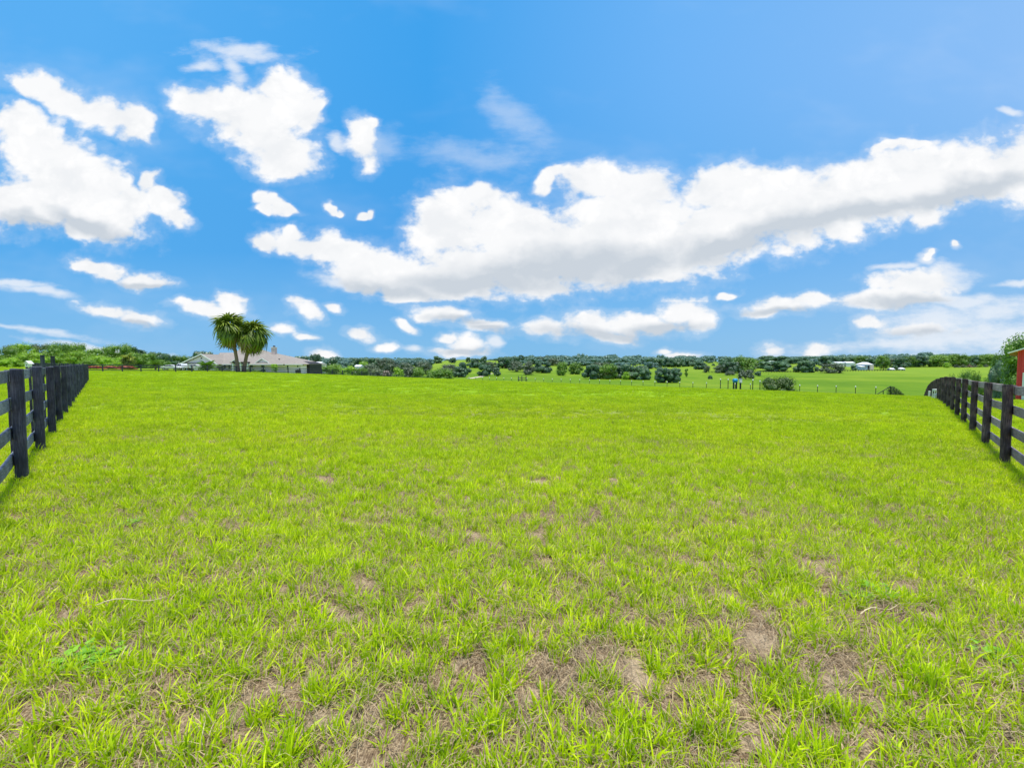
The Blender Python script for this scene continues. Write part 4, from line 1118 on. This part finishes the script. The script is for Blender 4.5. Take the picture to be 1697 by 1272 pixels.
def rake(pts, w=0.32, t=0.12, name='gable_trim'):
    mb = MB()
    for a, b in zip(pts[:-1], pts[1:]):
        a = Vector(a) - O; b = Vector(b) - O
        mb.quad(a, b, b - Vector((0, 0, w)), a - Vector((0, 0, w)))
    o = mb.build(name, M_TRIM, house); sm = o.modifiers.new('t', 'SOLIDIFY'); sm.thickness = t; return o
rake([(ex0, y0 - .05, ez + .05), (rx, y0 - .05, rz + .06), (ex1, y0 - .05, ez + .05)])
hb('fascia', M_TRIM, [(ex0, ex1, y0 + .15, y0 + .45, ez - .22, ez - .02)])
hb('skirt_roof', M_SH, [(gx0 - .5, gx1 + .5, HY - 3.4, HY - 2.9, ez + .02, ez + .42)])
# main hipped roof
ax0, ax1 = xs(345, 502, HY - .8); yb = HY + 16.5; ym = HY + 8
zr = ztop(584.2, ym)
r0, r1 = hx(366, ym), hx(454, ym)
roofpoly('roof', [[(ax0, HY - .8, eave), (ax1, HY - .8, eave), (r1, ym, zr), (r0, ym, zr)], [(ax1, HY - .8, eave), (ax1, yb, eave), (r1, ym, zr)],
     [(ax1, yb, eave), (ax0, yb, eave), (r0, ym, zr), (r1, ym, zr)], [(ax0, yb, eave), (ax0, HY - .8, eave), (r0, ym, zr)]], M_SH, thick=.12)
bx0, bx1 = xs(366, 470, HY - 1.6); zt = ztop(577.5, ym - 1); t0, t1 = hx(399, ym - 1), hx(431, ym - 1)
roofpoly('roof', [[(bx0, HY - 1.6, eave + .05), (bx1, HY - 1.6, eave + .05), (t1, ym - 1, zt), (t0, ym - 1, zt)], [(bx1, HY - 1.6, eave + .05), (bx1, yb - 3, eave + .05), (t1, ym - 1, zt)],
     [(bx1, yb - 3, eave + .05), (bx0, yb - 3, eave + .05), (t0, ym - 1, zt), (t1, ym - 1, zt)], [(bx0, yb - 3, eave + .05), (bx0, HY - 1.6, eave + .05), (t0, ym - 1, zt)]], M_SH, thick=.12)
hb('fascia', M_TRIM, [(ax0, bx0 - .02, HY - .95, HY - .82, eave - .24, eave + .02), (bx0, bx1, HY - 1.75, HY - 1.62, eave - .2, eave + .06), (bx1 + .02, ax1, HY - .95, HY - .82, eave - .24, eave + .02)])
hb('soffit', M_SOFF, [(ax0, ax1, HY - .75, HY - .02, eave - .30, eave - .14)])
def small_gable(pl, pr, pp, py_top, py_bot, Y, wallm):
    a, b = xs(pl, pr, Y); c = hx(pp, Y); zt_, zb_ = ztop(py_top, Y), ztop(py_bot, Y)
    roofpoly('gable_wall', [[(a + .5, Y + .25, zb_), (b - .5, Y + .25, zb_), (c, Y + .25, zt_ - .3)]], wallm)
    roofpoly('roof', [[(a, Y, zb_), (c, Y, zt_), (c, Y + 5, zt_), (a, Y + 2.0, zb_)], [(b, Y, zb_), (b, Y + 2.0, zb_), (c, Y + 5, zt_), (c, Y, zt_)]], M_SH, thick=.1)
    rake([(a, Y - .05, zb_ + .04), (c, Y - .05, zt_ + .05), (b, Y - .05, zb_ + .04)], .26)
small_gable(423, 447, 435, 593.3, 601.0, HY - .9, M_WALL)
small_gable(383, 399, 391, 594.5, 599.5, HY - 2.2, M_WALL)
# porch: flat dark lintel on pale columns
pz = ztop(599.3, HY - 2.2)
hb('porch_beam', M_SOFF, [(hx(382, HY - 2), hx(412, HY - 2), HY - 2.2, HY - 1.0, pz - .35, pz)])
for a, b in ((384.5, 386.8), (391.5, 393.2), (397.5, 399.8), (408, 410.5)):
    hb('column', M_TRIM, [(*xs(a, b, HY - 2), HY - 2.0, HY - 1.6, base, pz - .35)])
def window(pl, pr, pt, pb, frame=True, Y=HY):
    a, b = xs(pl, pr, Y); zt_, zb_ = ztop(pt, Y), ztop(pb, Y); e = .09
    o = empty('window', ((a + b) / 2, Y, zb_)); o.parent = house; o.matrix_parent_inverse = Matrix.Identity(4); o.location = Vector(((a + b) / 2, Y, zb_)) - O
    w_ = (b - a) / 2; h_ = zt_ - zb_
    mb = MB(); mb.box((-w_, -.03, 0), (w_, .02, h_)); mb.build('pane', M_GLASS, o)
    mb = MB(); mb.box((-w_ - e, -.08, -e), (-w_ - .005, .0, h_ + e)); mb.box((w_ + .005, -.08, -e), (w_ + e, .0, h_ + e)); mb.box((-w_ - .004, -.08, h_ + .005), (w_ + .004, .0, h_ + e)); mb.box((-w_ - .004, -.10, -e), (w_ + .004, .0, -.005)); mb.box((-w_ + .01, -.07, h_ * .5 - .03), (w_ - .01, -.035, h_ * .5 + .03))
    mb.build('frame', M_TRIM, o)
for q in ((414.5, 419.5, 605, 609.3), (433.2, 438.8, 605.2, 609.6), (476, 478.3, 605.5, 611.5), (492.8, 494.6, 605.4, 608.2), (360, 362, 605.5, 610), (371, 374.5, 605, 610.5), (379, 382, 605, 611)): window(*q)
door_ = hb('door', M_SOFF, [(*xs(394.5, 397), HY - .06, HY - .01, base + .4, ztop(604.5, HY))])
for a, b in ((306, 319), (329, 342)):
    g_ = hb('garage_door', M_GAR, [(*xs(a, b, HY - 3), HY - 3.05, HY - 3.01, base + .4, ztop(605.2, HY - 3))])
    hb('door_panels', M_TRIM, [(*xs(a + .4, b - .4, HY - 3), HY - 3.08, HY - 3.055, base + .95 + .55 * i, base + 1.0 + .55 * i) for i in range(3)], parent=g_, off=O)
hb('vent', M_SOFF, [(*xs(333.6, 335.6, HY - 3), HY - 3.05, HY - 3.0, ztop(594.5, HY - 3), ztop(592.3, HY - 3))])
cx0, cx1 = xs(452, 458.4, HY + 7); ch = hb('chimney', M_BRICK, [(cx0, cx1, HY + 6.4, HY + 7.6, eave, ztop(576.2, HY + 7))])
hb('chimney_cap', M_TRIM, [(cx0 - .15, cx1 + .15, HY + 6.25, HY + 7.75, ztop(576.2, HY + 7) + .003, ztop(575.2, HY + 7))], parent=ch)
hb('flue', M_SOFF, [(cx0 + .35, cx1 - .35, HY + 6.8, HY + 7.3, ztop(575.2, HY + 7), ztop(572.8, HY + 7))], parent=ch)
hb('roof_vent', M_SOFF, [(*xs(455.5, 457.2), HY + 2.3, HY + 2.7, ztop(596, HY + 2.3), ztop(594.3, HY + 2.3))])
# screened porch beside the house
M_SCR = pmat('dark_screen', (0.045, 0.045, 0.055), 0.8, 0.3, 4, rnd=0.02)
sx0, sx1 = xs(500, 513.5, HY + 4); q0 = Vector((sx0, HY + 4, ground(sx0, HY + 4, False)))
scr = empty('screen_enclosure', q0); tag(scr, 'black screened porch frame attached at the right end of the ranch house', 'screen porch')
zt_ = ztop(603, HY + 4); mb = MB(); mb.box((0, 0, -.3), (sx1 - sx0, 9, zt_ - q0.z)); mb.build('screen', M_SCR, scr)
mb = MB(); W_ = sx1 - sx0; hh = zt_ - q0.z
mb.poly([(-.9, -.1, hh + .01), (W_ + .1, -.1, hh + .01), (W_ - .8, 3, ztop(599, HY + 6) - q0.z), (-2.2, 3, ztop(597.6, HY + 6) - q0.z)]); mb.poly([(W_ + .1, -.1, hh + .01), (W_ + .1, 9.1, hh + .01), (W_ - .8, 6, ztop(599, HY + 6) - q0.z), (W_ - .8, 3, ztop(599, HY + 6) - q0.z)]); mb.build('screen_roof', M_SCR, scr)
for i in range(4):
    mb = MB(); mb.box((W_ * i / 3 - .05, -.08, -.3), (W_ * i / 3 + .05, -.01, hh)); mb.build('frame_post', M_SOFF, scr)
# foundation shrubs and the two air units in front of the wall
for px, tp, w_, mt, lab in ((418, 611, 9, 'dark', 'dark clipped shrub under the first window right of the palms'), (436, 610.5, 8, 'dark', 'dark upright shrub under the middle window of the house'), (454.5, 602.5, 12, 'bright', 'spindly light green shrub against the middle of the house wall'),
                            (365, 605, 14, 'grey', 'brownish shrub against the wall between gable and porch'), (408, 612, 14, 'mid', 'low planting at the foot of the right palm trunk'), (425, 613, 20, 'mid', 'low green planting along the house wall right of the palms'), (378, 612, 12, 'grey', 'low reddish planting left of the palm trunks')):
    tree('shrub', lab, px, None, tp, w_, 'bush' if px != 454.5 else 'tall', mt, HY - 4, 'shrub', group='shrubs planted along the house wall')
M_AC = pmat('dark_box_metal', (0.03, 0.03, 0.035), 0.6, 0.2, 3)
for px, w_, lab in ((494, 1.3, 'dark air-conditioning unit near the right corner of the house'),):
    q = at(px, HY - 1.2); r_ = empty('air_conditioner', q); tag(r_, lab, 'air conditioner')
    mb = MB(); mb.box((-w_ / 2, -.4, 0), (w_ / 2, .4, 1.15)); mb.build('casing', M_AC, r_, bevel=.04)
    mb = MB(); mb.tube([(0, 0, 1.15), (0, 0, 1.2)], .35, 12); mb.build('fan_grille', M_STEEL, r_)

# ------------------------------------------------------------------ parked vehicles by the garage
M_CARW = pmat('white_car_paint', (0.80, 0.81, 0.83), 0.25, 0.03, 2, spec=0.6, rnd=0.03)
M_TYRE = pmat('tyre', (0.02, 0.02, 0.02), 0.85, 0.2)
M_RIM = pmat('rim', (0.5, 0.5, 0.5), 0.35, 0.1, metal=0.7)
M_RED = pmat('tail_light', (0.5, 0.02, 0.02), 0.3, 0.1)
def vehicle(name, label, cat, loc, rz, prof, glass, Lh, wd_, wheels, wr=.36):
    """prof: side outline (x,z); glass: list of side window outlines"""
    root = empty(name, loc, rz); tag(root, label, cat, 'white vehicles parked by the garage')
    mb = MB(); n = len(prof); hw = wd_ / 2
    def wz(z): return hw * (1.0 if z < Lh else 1.0 - 0.16 * (z - Lh) / 0.6)
    for sg in (-1, 1): mb.v += [(x, sg * wz(z), z) for x, z in prof]
    mb.f.append(tuple(range(n))); mb.f.append(tuple(range(2 * n - 1, n - 1, -1))); mb.mi += [0, 0]
    for i in range(n): mb.f.append((i, n + i, n + (i + 1) % n, (i + 1) % n)); mb.mi.append(0)
    mb.build('body', M_CARW, root, bevel=.05)
    for g in glass:
        for sg in (-1, 1):
            mb = MB(); pts_ = [(x, sg * (wz(z) + .012), z) for x, z in g]; mb.poly(pts_ if sg < 0 else pts_[::-1]); mb.build('window', M_GLASS, root)
    for x in wheels:
        for sg in (-1, 1):
            w_ = empty('wheel', (x, sg * (hw - .1), wr), 0, root)
            mb = MB(); mb.tube([(0, -.11, 0), (0, .11, 0)], wr, 16); mb.build('tyre', M_TYRE, w_)
            mb = MB(); mb.tube([(0, -.125, 0), (0, .125, 0)], wr * .6, 12); mb.build('rim', M_RIM, w_)
    x0 = min(p[0] for p in prof); x1 = max(p[0] for p in prof)
    for sg in (-1, 1):
        mb = MB(); mb.box((x1 - .03, sg * hw * .72 - .16, .68), (x1 + .02, sg * hw * .72 + .16, .86)); mb.build('headlight', M_RIM, root)
        mb = MB(); mb.box((x0 - .02, sg * hw * .78 - .1, .72), (x0 + .03, sg * hw * .78 + .1, .98)); mb.build('tail_light', M_RED, root)
sedan = [(-2.3, .35), (-2.35, .75), (-2.2, .98), (-1.55, 1.02), (-1.0, 1.42), (.35, 1.45), (1.1, 1.03), (2.1, .88), (2.3, .65), (2.28, .35)]
sg_ = [[(-1.35, 1.03), (-.95, 1.36), (-.35, 1.38), (-.35, 1.03)], [(-.27, 1.03), (-.27, 1.38), (.3, 1.38), (.88, 1.03)]]
truck = [(-2.8, .5), (-2.82, 1.15), (-.75, 1.15), (-.7, 1.22), (-.6, 1.82), (.55, 1.85), (1.25, 1.25), (2.6, 1.1), (2.75, .8), (2.72, .5)]
tg_ = [[(-.5, 1.24), (-.45, 1.74), (.0, 1.76), (.0, 1.24)], [(.08, 1.24), (.08, 1.76), (.5, 1.76), (1.0, 1.24)]]
def vp(px, Y): return at(px, Y)
vehicle('parked_car', 'white sedan parked farthest from the garage, near the small date palm', 'car', vp(284, 127), 0.2, sedan, sg_, 1.0, 1.8, (-1.4, 1.4), .33)
vehicle('pickup_truck', 'white pickup truck parked in front of the left garage door', 'pickup truck', vp(303, 129), 2.9, truck, tg_, 1.2, 2.0, (-1.75, 1.75), .4)
vehicle('parked_car', 'white car between the pickup truck and the bushy date palm', 'car', vp(325, 130), 0.1, [(x, z * 1.2) for x, z in sedan], [[(x, z * 1.2) for x, z in g] for g in sg_], 1.2, 1.85, (-1.4, 1.4), .36)

# ------------------------------------------------------------------ red barn at the right edge
M_RB = pmat('red_metal_siding', (0.80, 0.075, 0.075), 0.55, 0.15, 2, rnd=0.02)
M_RF = pmat('white_metal_roof', (0.80, 0.80, 0.80), 0.4, 0.06, 3, rnd=0.02)
M_WD = pmat('eave_wood', (0.45, 0.28, 0.14), 0.8, 0.3, 4, rnd=0.02)
BY = 38.0; b0 = hx(1686, BY); bw = 11.0; bg_ = ground(b0, BY, False) - .3; zt_ = ztop(581.5, BY)
barn = empty('red_barn', (b0, BY, bg_)); tag(barn, 'red metal barn with white roof behind the right fence, cut by the picture edge', 'barn')
BO = Vector(barn.location); barn.rotation_euler = (0, 0, math.radians(-49.5))
zp = zt_ + bw / 2 * 0.42
mb = MB(); Hh = zt_ - bg_; n_ = 46
for i in range(n_):   # ribbed siding on the gable end
    xa, xb = bw * i / n_, bw * (i + 1) / n_; m_ = (xa + xb) / 2
    def hz_(x): return Hh + (min(x, bw - x)) * 0.42
    for (p, q_, y_) in ((xa, xa + .17, 0), ):
        mb.quad((p, 0, 0), (q_, 0, 0), (q_, 0, hz_(q_)), (p, 0, hz_(p)))
        mb.quad((q_, 0, 0), ((q_ + xb) / 2, -.035, 0), ((q_ + xb) / 2, -.035, hz_((q_ + xb) / 2)), (q_, 0, hz_(q_)))
        mb.quad(((q_ + xb) / 2, -.035, 0), (xb, 0, 0), (xb, 0, hz_(xb)), ((q_ + xb) / 2, -.035, hz_((q_ + xb) / 2)))
mb.quad((0, 0, 0), (0, 0, Hh), (0, 14, Hh), (0, 14, 0)); mb.quad((bw, 0, 0), (bw, 14, 0), (bw, 14, Hh), (bw, 0, Hh)); mb.poly([(0, 14, 0), (0, 14, Hh), (bw / 2, 14, zp - bg_), (bw, 14, Hh), (bw, 14, 0)])
mb.build('wall', M_RB, barn)
ov = 0.6
roofpoly('roof', [[(b0 - ov, BY - .8, zt_ - ov * .42 + .12), (b0 + bw / 2, BY - .8, zp + .12), (b0 + bw / 2, BY + 14.5, zp + .12), (b0 - ov, BY + 14.5, zt_ - ov * .42 + .12)],
                  [(b0 + bw / 2, BY - .8, zp + .12), (b0 + bw + ov, BY - .8, zt_ - ov * .42 + .12), (b0 + bw + ov, BY + 14.5, zt_ - ov * .42 + .12), (b0 + bw / 2, BY + 14.5, zp + .12)]], M_RF, barn, BO, .1)
mb = MB()
for i in range(2): mb.box((-ov + .1, .3 + i * 6, Hh - ov * .42 - .12), (-.02, .42 + i * 6, Hh - .13))
mb.build('eave_rafter', M_WD, barn)
mb = MB(); mb.box((-.03, -.06, 0), (.05, -.037, Hh - .05)); mb.box((-.033, -.036, 0), (-.004, .05, Hh - .08)); mb.build('corner_trim', M_RB, barn)
dx0 = 0.30
d_ = empty('door', (dx0, -.05, 0), 0, barn)
mb = MB(); mb.box((0, -.03, .4), (1.5, .02, ztop(617, BY) - bg_)); mb.build('panel', M_TRIM, d_)
mb = MB(); mb.box((.12, -.05, 1.7), (1.38, -.032, ztop(619.5, BY) - bg_)); mb.build('pane', pmat('grey_pane', (.45, .5, .52), .2, .1, 2), d_)

# ------------------------------------------------------------------ small things by the fences
M_WP = pmat('white_plastic', (0.80, 0.80, 0.78), 0.5, 0.06, 5)
M_BLUE = pmat('blue_plastic', (0.02, 0.28, 0.62), 0.4, 0.15, 3)
for px, bt, tp, lab in ((1564.5, 27, 650.5, 'white plastic marker pipe nearer the camera by the right fence'), (1542, 43, 648.0, 'short white marker pipe farther down the right fence')):
    q = at(px, bt); H = ztop(tp, q.y) - q.z
    mb = MB(); mb.tube([(0, 0, -.1), (0, 0, H), (0.0, 0, H + .02)], [.045 * q.y / 20, .045 * q.y / 20, .03 * q.y / 20], 8)
    o = mb.build('marker_pipe', M_WP, loc=q); tag(o, lab, 'pipe')
q = at(1553.5, 31.5); Wd = 6.4 / F * q.y; H = ztop(644.5, q.y) - q.z
r_ = empty('feed_stand', q); tag(r_, 'small white open-framed box standing beside the right fence', 'box')
mb = MB(); e_ = Wd * .14
for sx in (-1, 1):
    for sy in (0, 1): mb.box((sx * Wd / 2 - e_ / 2, sy * Wd * .6 - e_ / 2, -.05), (sx * Wd / 2 + e_ / 2, sy * Wd * .6 + e_ / 2, H - .15))
mb.build('frame', M_WP, r_)
mb = MB(); mb.box((-Wd * .58, -.08, H - .146), (Wd * .58, Wd * .66, H)); mb.build('lid', M_WP, r_, bevel=.015)
mb = MB(); mb.box((-Wd * .38, .03, .1), (Wd * .38, Wd * .55, H * .55)); mb.build('bucket', M_WP, r_, bevel=.03)
# blue barrel and white feed bin beyond the brow
Y = 97; q = at(1218.5, Y); ctr = ztop(630.5, Y) - q.z
r_ = empty('blue_barrel', q); tag(r_, 'bright blue barrel on a dark stand beyond the brow', 'barrel')
mb = MB(); mb.tube([(-.42, 0, ctr), (-.38, 0, ctr), (0, 0, ctr), (.38, 0, ctr), (.42, 0, ctr)], [.30, .42, .46, .42, .30], 14); mb.build('drum', M_BLUE, r_, smooth=True)
for sx in (-.3, .3):
    mb = MB(); mb.box((sx - .05, -.25, -.3), (sx + .05, .25, ctr - .40)); mb.build('leg', M_STEEL, r_)
q = at(1227.5, 96); q2 = ztop(634, 96) - q.z; q3 = ztop(626, 96) - q.z
r_ = empty('feed_bin', q); tag(r_, 'white upright feed bin on a dark post beside the blue barrel', 'bin')
mb = MB(); mb.box((-.25, -.25, q2), (.25, .25, q3 - .12)); mb.build('bin', M_WP, r_, bevel=.04)
mb = MB(); mb.box((-.29, -.29, q3 - .118), (.29, .29, q3)); mb.build('lid', M_AC, r_, bevel=.02)
mb = MB(); mb.box((-.12, -.12, -.3), (.12, .12, q2)); mb.build('stand', M_AC, r_)
# wooden pen on the hillside
q = at(865.5, 128); r_ = empty('wooden_pen', q); tag(r_, 'small dark wooden pen standing just beyond the brow below the oaks', 'pen')
tz = ztop(623, 128) - q.z
for sx in (-1.1, -.1, 1.1):
    for sy in (0, 1.6):
        mb = MB(); mb.box((sx - .09, sy - .09, -.2), (sx + .09, sy + .09, tz)); mb.build('post', W_LP, r_)
for zz in (.45, .62, .8):
    mb = MB(); mb.box((-1.2, -.14, tz * zz), (1.2, -.092, tz * zz + .14)); mb.build('rail', W_LP, r_)
# overgrown corner brace of the wire fence
q = at(1482, 84); q.z = ground(q.x, q.y, False); tz = ztop(640, 84) - q.z
r_ = empty('fence_brace', q); tag(r_, 'slanting fence corner brace overgrown with vines, at the brow by the right fence', 'fence brace')
for a, b in (((-3.4, 0, tz - 1.7), (-.6, 0, tz)), ((-1.9, 0, -.3), (-1.9, 0, tz - .75)), ((-.6, 0, -.3), (-.6, 0, tz + .05)), ((1.9, 0, -.3), (1.9, 0, tz - 1.5))):
    mb = MB(); mb.tube([a, b], .07, 6); mb.build('pole', M_STEEL, r_)
rr_ = random.Random(4); mb = MB()
for i in range(3600):
    x = rr_.uniform(-1.0, 2.1); zt2 = tz * 1.0 + .02 - (abs(x + .3) ** 1.5) * .55; z = rr_.uniform(max(0, tz - 2.4), max(.3, zt2)); c = Vector((x, rr_.uniform(-.5, .5), z)); s_ = rr_.uniform(.05, .10)
    nn = Vector((rr_.gauss(0, 1), rr_.gauss(-.5, 1), rr_.gauss(.6, 1))).normalized(); uu = nn.orthogonal().normalized(); vv = nn.cross(uu)
    mb.quad(c - uu * s_, c + vv * s_ * .6, c + uu * s_, c - vv * s_ * .6)
mb.build('vine', LM['oak'], r_)
# bird house over the left fence
q = at(48, 52); H = ztop(597.5, 52) - q.z
r_ = empty('bird_house', q); tag(r_, 'small white peaked bird house on a post behind the left fence', 'bird house')
mb = MB(); mb.tube([(0, 0, -.2), (0, 0, H - .7)], .06, 8); mb.build('post', M_WP, r_)
mb = MB(); mb.box((-.2, -.2, H - .70), (.2, .2, H - .30)); mb.build('box', M_WP, r_)
mb = MB(); mb.tube([(0, -.203, H - .5), (0, -.215, H - .5)], .06, 10); mb.build('hole', M_AC, r_)
mb = MB(); mb.poly([(-.36, -.3, H - .36), (0, -.3, H), (0, .3, H), (-.36, .3, H - .36)]); mb.poly([(.36, .3, H - .36), (0, .3, H), (0, -.3, H), (.36, -.3, H - .36)]); mb.poly([(-.3, -.25, H - .31), (.3, -.25, H - .31), (0, -.25, H - .02)])
o = mb.build('roof', M_WP, r_)

# ------------------------------------------------------------------ far buildings
M_ROOFW = pmat('pale_metal_roof', (0.78, 0.80, 0.84), 0.45, 0.05, 1, rnd=.02)
M_BLW = pmat('pale_blue_wall', (0.42, 0.52, 0.72), 0.8, 0.1, 1, rnd=.02)
M_CRM = pmat('cream_wall', (0.72, 0.62, 0.56), 0.8, 0.1, 1, rnd=.02)
def shed(name, label, pl, pr, base, eave_py, ridge_py, D, wallm, roofm, hip=False, depth=8, wins=0, doors=0):
    a, b = xs(pl, pr, D); c = (a + b) / 2; g_ = ground(c, D, False); zb = min(g_, ztop(base, D)) - .3; ze = ztop(eave_py, D); zr_ = ztop(ridge_py, D)
    r_ = empty(name, (c, D, g_)); tag(r_, label, 'house' if 'house' in name else 'shed'); o_ = Vector(r_.location)
    hb('wall', wallm, [(a, b, D, D + depth, zb, ze)], r_, o_)
    e_ = (b - a) * .05; w = b - a; k_ = .3 * w if hip else 0
    A = (a - e_, D - e_, ze); B = (b + e_, D - e_, ze); C = (b + e_, D + depth + e_, ze); Dd = (a - e_, D + depth + e_, ze); R0 = (a - e_ + k_, D + depth / 2, zr_); R1 = (b + e_ - k_, D + depth / 2, zr_)
    roofpoly('roof', [[A, B, R1, R0], [B, C, R1], [C, Dd, R0, R1], [Dd, A, R0]], roofm, r_, o_)
    for i in range(wins):
        x = a + w * (i + .7) / (wins + .4); hb('window', M_GLASS, [(x - .45, x + .45, D - .05, D - .01, zb + (ze - zb) * .45, zb + (ze - zb) * .8)], r_, o_)
    for i in range(doors):
        x = a + w * .5 + i * 2; hb('door', M_SOFF, [(x - .5, x + .5, D - .05, D - .01, zb, zb + (ze - zb) * .75)], r_, o_)
    return r_
shed('white_barn', 'long low barn with white roof beyond the screened porch', 502, 527, 606, 604.3, 599.2, 300, M_WALL, M_ROOFW, depth=14)
shed('small_shed', 'tiny white-roofed shed in the scrub beyond the far fence', 588, 597.5, 609, 607.0, 604.4, 240, M_WALL, M_ROOFW, depth=5)
shed('long_barn', 'long white barn on the far rise, left one with a dark bush at its end', 1386, 1399, 603.4, 601, 599.3, 440, M_TRIM, M_ROOFW, depth=8)
shed('long_barn', 'long white barn on the far rise, right one nearer the pale blue house', 1402, 1416, 603.2, 601, 599.0, 440, M_TRIM, M_ROOFW, depth=8)
fh = shed('farm_house', 'pale blue two-storey house with white hipped roof on the far pasture', 1431, 1446, 612, 603.8, 600.0, 375, M_BLW, M_ROOFW, hip=True, depth=9, wins=3, doors=1)
fo = Vector(fh.location); a, b = xs(1424.5, 1433, 373)
hb('lean_to', M_BLW, [(a, b - .6, 372, 376, ground(a, 373, False) - .3, ztop(607.6, 373))], fh, fo)
roofpoly('porch_roof', [[(a - .4, 371.5, ztop(607.3, 373)), (b, 371.5, ztop(607.3, 373)), (b - .2, 377, ztop(605.6, 373)), (a + .4, 377, ztop(605.6, 373))]], M_ROOFW, fh, fo, .15)
a, b = xs(1441.3, 1449, 374); hb('porch_wall', M_CRM, [(a, b - 1, 373.6, 374.9, ground(a, 374, False) - .3, ztop(604.2, 374))], fh, fo)
shed('small_shed', 'small white round-topped shed at the field edge right of the pale blue house', 1492.5, 1500, 613.6, 611.0, 608.8, 370, M_TRIM, M_ROOFW, hip=True, depth=4, doors=1)
shed('small_shed', 'small grey shed just left of the white round-topped one', 1476, 1483, 613.6, 612.0, 609.6, 370, M_GAR, M_ROOFW, depth=4)
shed('domed_barn', 'pale roofed barn half hidden behind the massive oak on the far pasture', 1275, 1288, 601.5, 600, 597.8, 520, M_TRIM, pmat('sage_roof', (.5, .58, .5), .6), hip=True, depth=8)
# pale track winding over the hill and the dark line fence of the far pasture
def strip(name, pts_, w, mat, kind='structure'):
    mb = MB(); P_ = [hit(*p) for p in pts_]; P_ = [p for p in P_ if p]
    Q = []
    for a, b in zip(P_[:-1], P_[1:]):
        n_ = max(2, int((b - a).length / 4))
        for i in range(n_): Q.append(a.lerp(b, i / n_))
    for a, b in zip(Q[:-1], Q[1:]):
        d = (b - a); d.z = 0; d.normalize(); s_ = Vector((-d.y, d.x, 0)) * w
        def z_(p): return Vector((p.x, p.y, ground(p.x, p.y, False) + .06))
        mb.quad(z_(a - s_), z_(b - s_), z_(b + s_), z_(a + s_))
    o = mb.build(name, mat); tag(o, kind=kind); return o
strip('track', [(778, 627), (790, 625), (799, 623.5), (806, 621), (818, 617)], 1.6, pmat('sandy_track', (.55, .5, .38), .9, .3, .5))
def line_fence(label, pxs, row, D_of, sp, H=1.3):
    P_ = []
    x = pxs[0]
    while x < pxs[1]:
        D = D_of(x); P_.append(at(x, D)); x += sp
    r_ = empty('field_fence', P_[0]); tag(r_, label, 'fence')
    mp = MB(); mp.box((-.12, -.12, -.3), (.12, .12, H)); me = mp.mesh('post', M_STEEL)
    for p in P_: link('post', me, r_, p - P_[0])
    for h in (.45, .85, 1.22):
        mb = MB(); mb.tube([tuple(p - P_[0] + Vector((0, 0, h))) for p in P_], .06, 4, caps=False); mb.build('rail', M_STEEL, r_)
line_fence('dark line of fence dividing the far pastures below the pale blue house', (1256, 1500), 617, lambda x: 342 + (x - 1256) * .09, 4.5)
line_fence('dark line of fence crossing the far pasture above the barrel', (1165, 1258), 617, lambda x: 335, 5)

M_DRY = pmat('pale_straw', (.72, .6, .36), .7, .2, 9)
# long dry stalks lying over the turf
for (a0, a1, lab) in (((160, 1026), (284, 1007), 'long pale dry grass stalk lying across the turf at the lower left'), ((1425, 1040), (1490, 1022), 'pale dry grass stalk lying on the turf at the lower right')):
    A, B = hit(*a0), hit(*a1); mb = MB()
    mb.tube([tuple(A.lerp(B, i / 8) - A + Vector((0, 0, .085 + .02 * math.sin(i * .8)))) for i in range(9)], [.0035, .0035, .003, .003, .003, .0025, .002, .002, .001], 5)
    o = mb.build('dry_stalk', M_DRY, loc=A); tag(o, lab, 'dry stalk')
